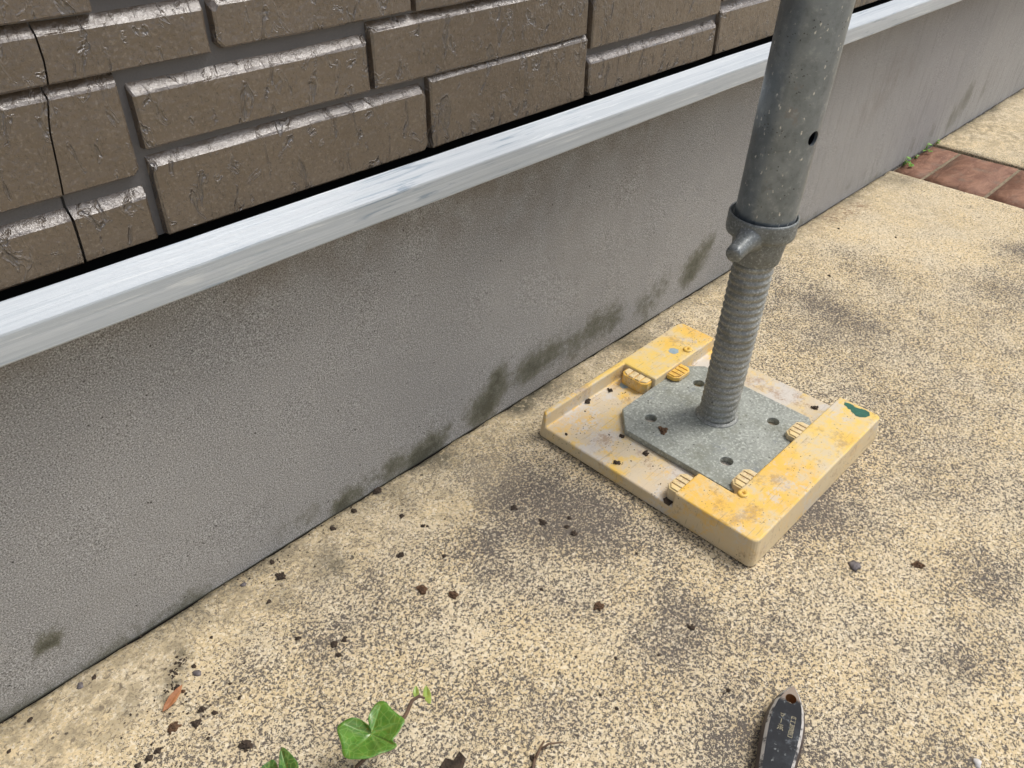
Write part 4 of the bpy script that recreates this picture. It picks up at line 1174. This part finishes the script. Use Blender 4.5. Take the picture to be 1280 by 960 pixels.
def weed(x, y, label, n, s, seed, mat):
    root = empty('weed', (x, y, -.003)); tag(root, label, 'weed', 'weeds in the joint at the wall')
    r_ = random.Random(seed)
    for k in range(n):
        a = r_.uniform(0, 2 * math.pi); el = r_.uniform(.3, 1.0)
        dx, dy, dz = math.cos(a) * s * (1 - el * .5), -abs(math.sin(a)) * s * .7, s * el
        bm = bmesh.new()
        t0 = Vector((dx, dy, dz)); tube(bm, [(0, 0, 0), (dx * .4, dy * .4, dz * .75), (dx * .8, dy * .8, dz)], [.0005, .0004, .0003], 6)
        obj('stem', bm, mat, root, smooth=True)
        bm = bmesh.new()
        l_ = s * r_.uniform(.35, .6)
        side = Vector((-math.sin(a), math.cos(a), .2)); f_ = Vector((math.cos(a), math.sin(a) - .3, .15)).normalized()
        c0_ = t0 * .8
        ol = [tuple(c0_ + f_ * l_ * u + side * l_ * v) for u, v in ((0, 0), (.3, .32), (.7, .34), (1, 0), (.7, -.34), (.3, -.32))]
        h_ = tuple(c0_ + f_ * l_ * .4)
        leaf_mesh(bm, ol, h_)
        finish_leaf('leaf', bm, ol, h_, [ol[3], ol[0]], mat, root, .0003)
    return root
for (x, y, lb, n, s, seed) in D['weeds']:
    weed(x, y, lb, n, s, seed, MWEED)

# dry orange leaf
x, y, ang = D['dry']
bm = bmesh.new()
ol = [(-.0100, 0, .001), (-.006, .0018, .0025), (0, .0026, .0035), (.006, .0020, .0045), (.0105, .0004, .005), (.006, -.0018, .0022), (0, -.0026, .0012), (-.006, -.0018, .0010)]
leaf_mesh(bm, ol, (0, 0, .0018))
o = finish_leaf('dry_leaf', bm, ol, (0, 0, .0018), [ol[0], ol[4]], MDRY, None, 0)
o.location = (x, y, .0012); o.rotation_euler = (0, 0, ang)
tag(o, 'small curled orange dry leaf lying on the pavement near the wall', 'leaf')
# dry twig
bm = bmesh.new()
for pts, rs in D['twig']: tube(bm, pts, rs, 6)
o = obj('twig', bm, MSTEM, None, smooth=True)
tag(o, 'thin forked brown twig lying on the speckled pavement', 'twig')
# dark fallen leaf at the bottom edge
x, y = D['darkleaf']
bm = bmesh.new()
ol = [(-.009, -.001, .001), (-.005, .0035, .003), (.000, .002, .002), (.004, .006, .006), (.008, .002, .004), (.006, -.003, .001), (0, -.004, .002), (-.006, -.003, .001)]
leaf_mesh(bm, ol, (0, 0, .0016))
o = finish_leaf('dead_leaf', bm, ol, (0, 0, .0016), [ol[3], ol[0]], MSOIL, None, 0)
o.location = (x, y, .0012); o.rotation_euler = (0, 0, R(-40))
tag(o, 'ragged dark brown dead leaf near the ivy seedling', 'leaf')

# ------------------------------------------------------------------ crumbs, clods and grit
def clod_mesh(bm, seed, s, c=Vector((0, 0, 0)), flat=.55, sub=2):
    r_ = random.Random(seed)
    res = bmesh.ops.create_icosphere(bm, subdivisions=sub, radius=1.0)
    q = Vector((seed * 1.7, seed * .3, 0))
    ax_ = r_.uniform(.65, 1.0); rot = r_.uniform(0, 3.14)
    for v in res['verts']:
        d = 1 + .55 * noise.noise(v.co * 1.1 + q) + .38 * noise.noise(v.co * 2.6 + q)
        p = Vector((v.co.x * d, v.co.y * d * ax_, max(-.35, v.co.z * d) * flat + .2 * flat))
        p = Matrix.Rotation(rot, 3, 'Z') @ p
        v.co = p * s + c
MATS = {'s': MSOIL, 'b': MSOILB, 'g': MSTONE, 'w': mat_simple('white_stone', (.55, .54, .52), (.72, .71, .69), 200, .5)}
for i, (x, y, z, s, kd, lb) in enumerate(D['clods']):
    bm = bmesh.new()
    if kd in 'gw' or s < .0022: clod_mesh(bm, i + 1, s, flat={'s': .55, 'b': .6, 'g': .4, 'w': .6}[kd], sub=2)
    else:
        rc = random.Random(i * 7 + 1)
        clod_mesh(bm, i + 1, s * .72, flat=.6, sub=3)
        for q in range(6):
            aa = rc.uniform(0, 6.28); rr_ = s * rc.uniform(.4, .95)
            clod_mesh(bm, i * 9 + q, s * rc.uniform(.18, .42), Vector((rr_ * math.cos(aa), rr_ * math.sin(aa), rc.uniform(0, .15) * s)), .7, 2)
    o = obj({'s': 'soil_crumb', 'b': 'soil_crumb', 'g': 'pebble', 'w': 'pebble'}[kd], bm, MATS[kd], None, smooth=(kd in 'gw'))
    o.location = (x, y, z)
    if lb: tag(o, lb, 'soil crumb' if kd not in 'gw' else 'pebble')
    else: tag(o, 'tiny dark soil crumb among those scattered on the pavement', 'soil crumb', 'tiny soil crumbs scattered on the pavement')
bm = bmesh.new()
r_ = random.Random(3)
for (cx, cy, cz, rad, n, smin, smax) in D['crumbs']:
    for k in range(n):
        a_ = r_.uniform(0, 6.283); q = rad * math.sqrt(r_.random())
        px_, py_ = cx + q * math.cos(a_), cy + q * math.sin(a_)
        if cz < .001 and (py_ > -.003 or (X0 - .002 < px_ < X1 + .002 and Y0 - .002 < py_ < Y1 + .002)): continue
        if cz > .001 and cz < .02 and (px_ < X0 + .006 or px_ > .001 and py_ < -.092 or py_ < -.2 or py_ > -.0605 or px_ > .06): continue
        clod_mesh(bm, r_.randint(1, 9999), r_.uniform(smin, smax), Vector((px_, py_, cz)), .6, 1)
# crumbs gathered in the joint at the foot of the wall
for k in range(330):
    x = r_.uniform(-.6, 1.7); 
    clod_mesh(bm, r_.randint(1, 9999), r_.uniform(.0005, .0013), Vector((x, edge_y(x) + r_.gauss(-.0012, .0022), -.0008)), .6, 1)
o = obj('loose_grit', bm, MSOIL); tag(o, 'fine dark grit and soil dust scattered over pavement and pad', 'grit', kind='stuff')
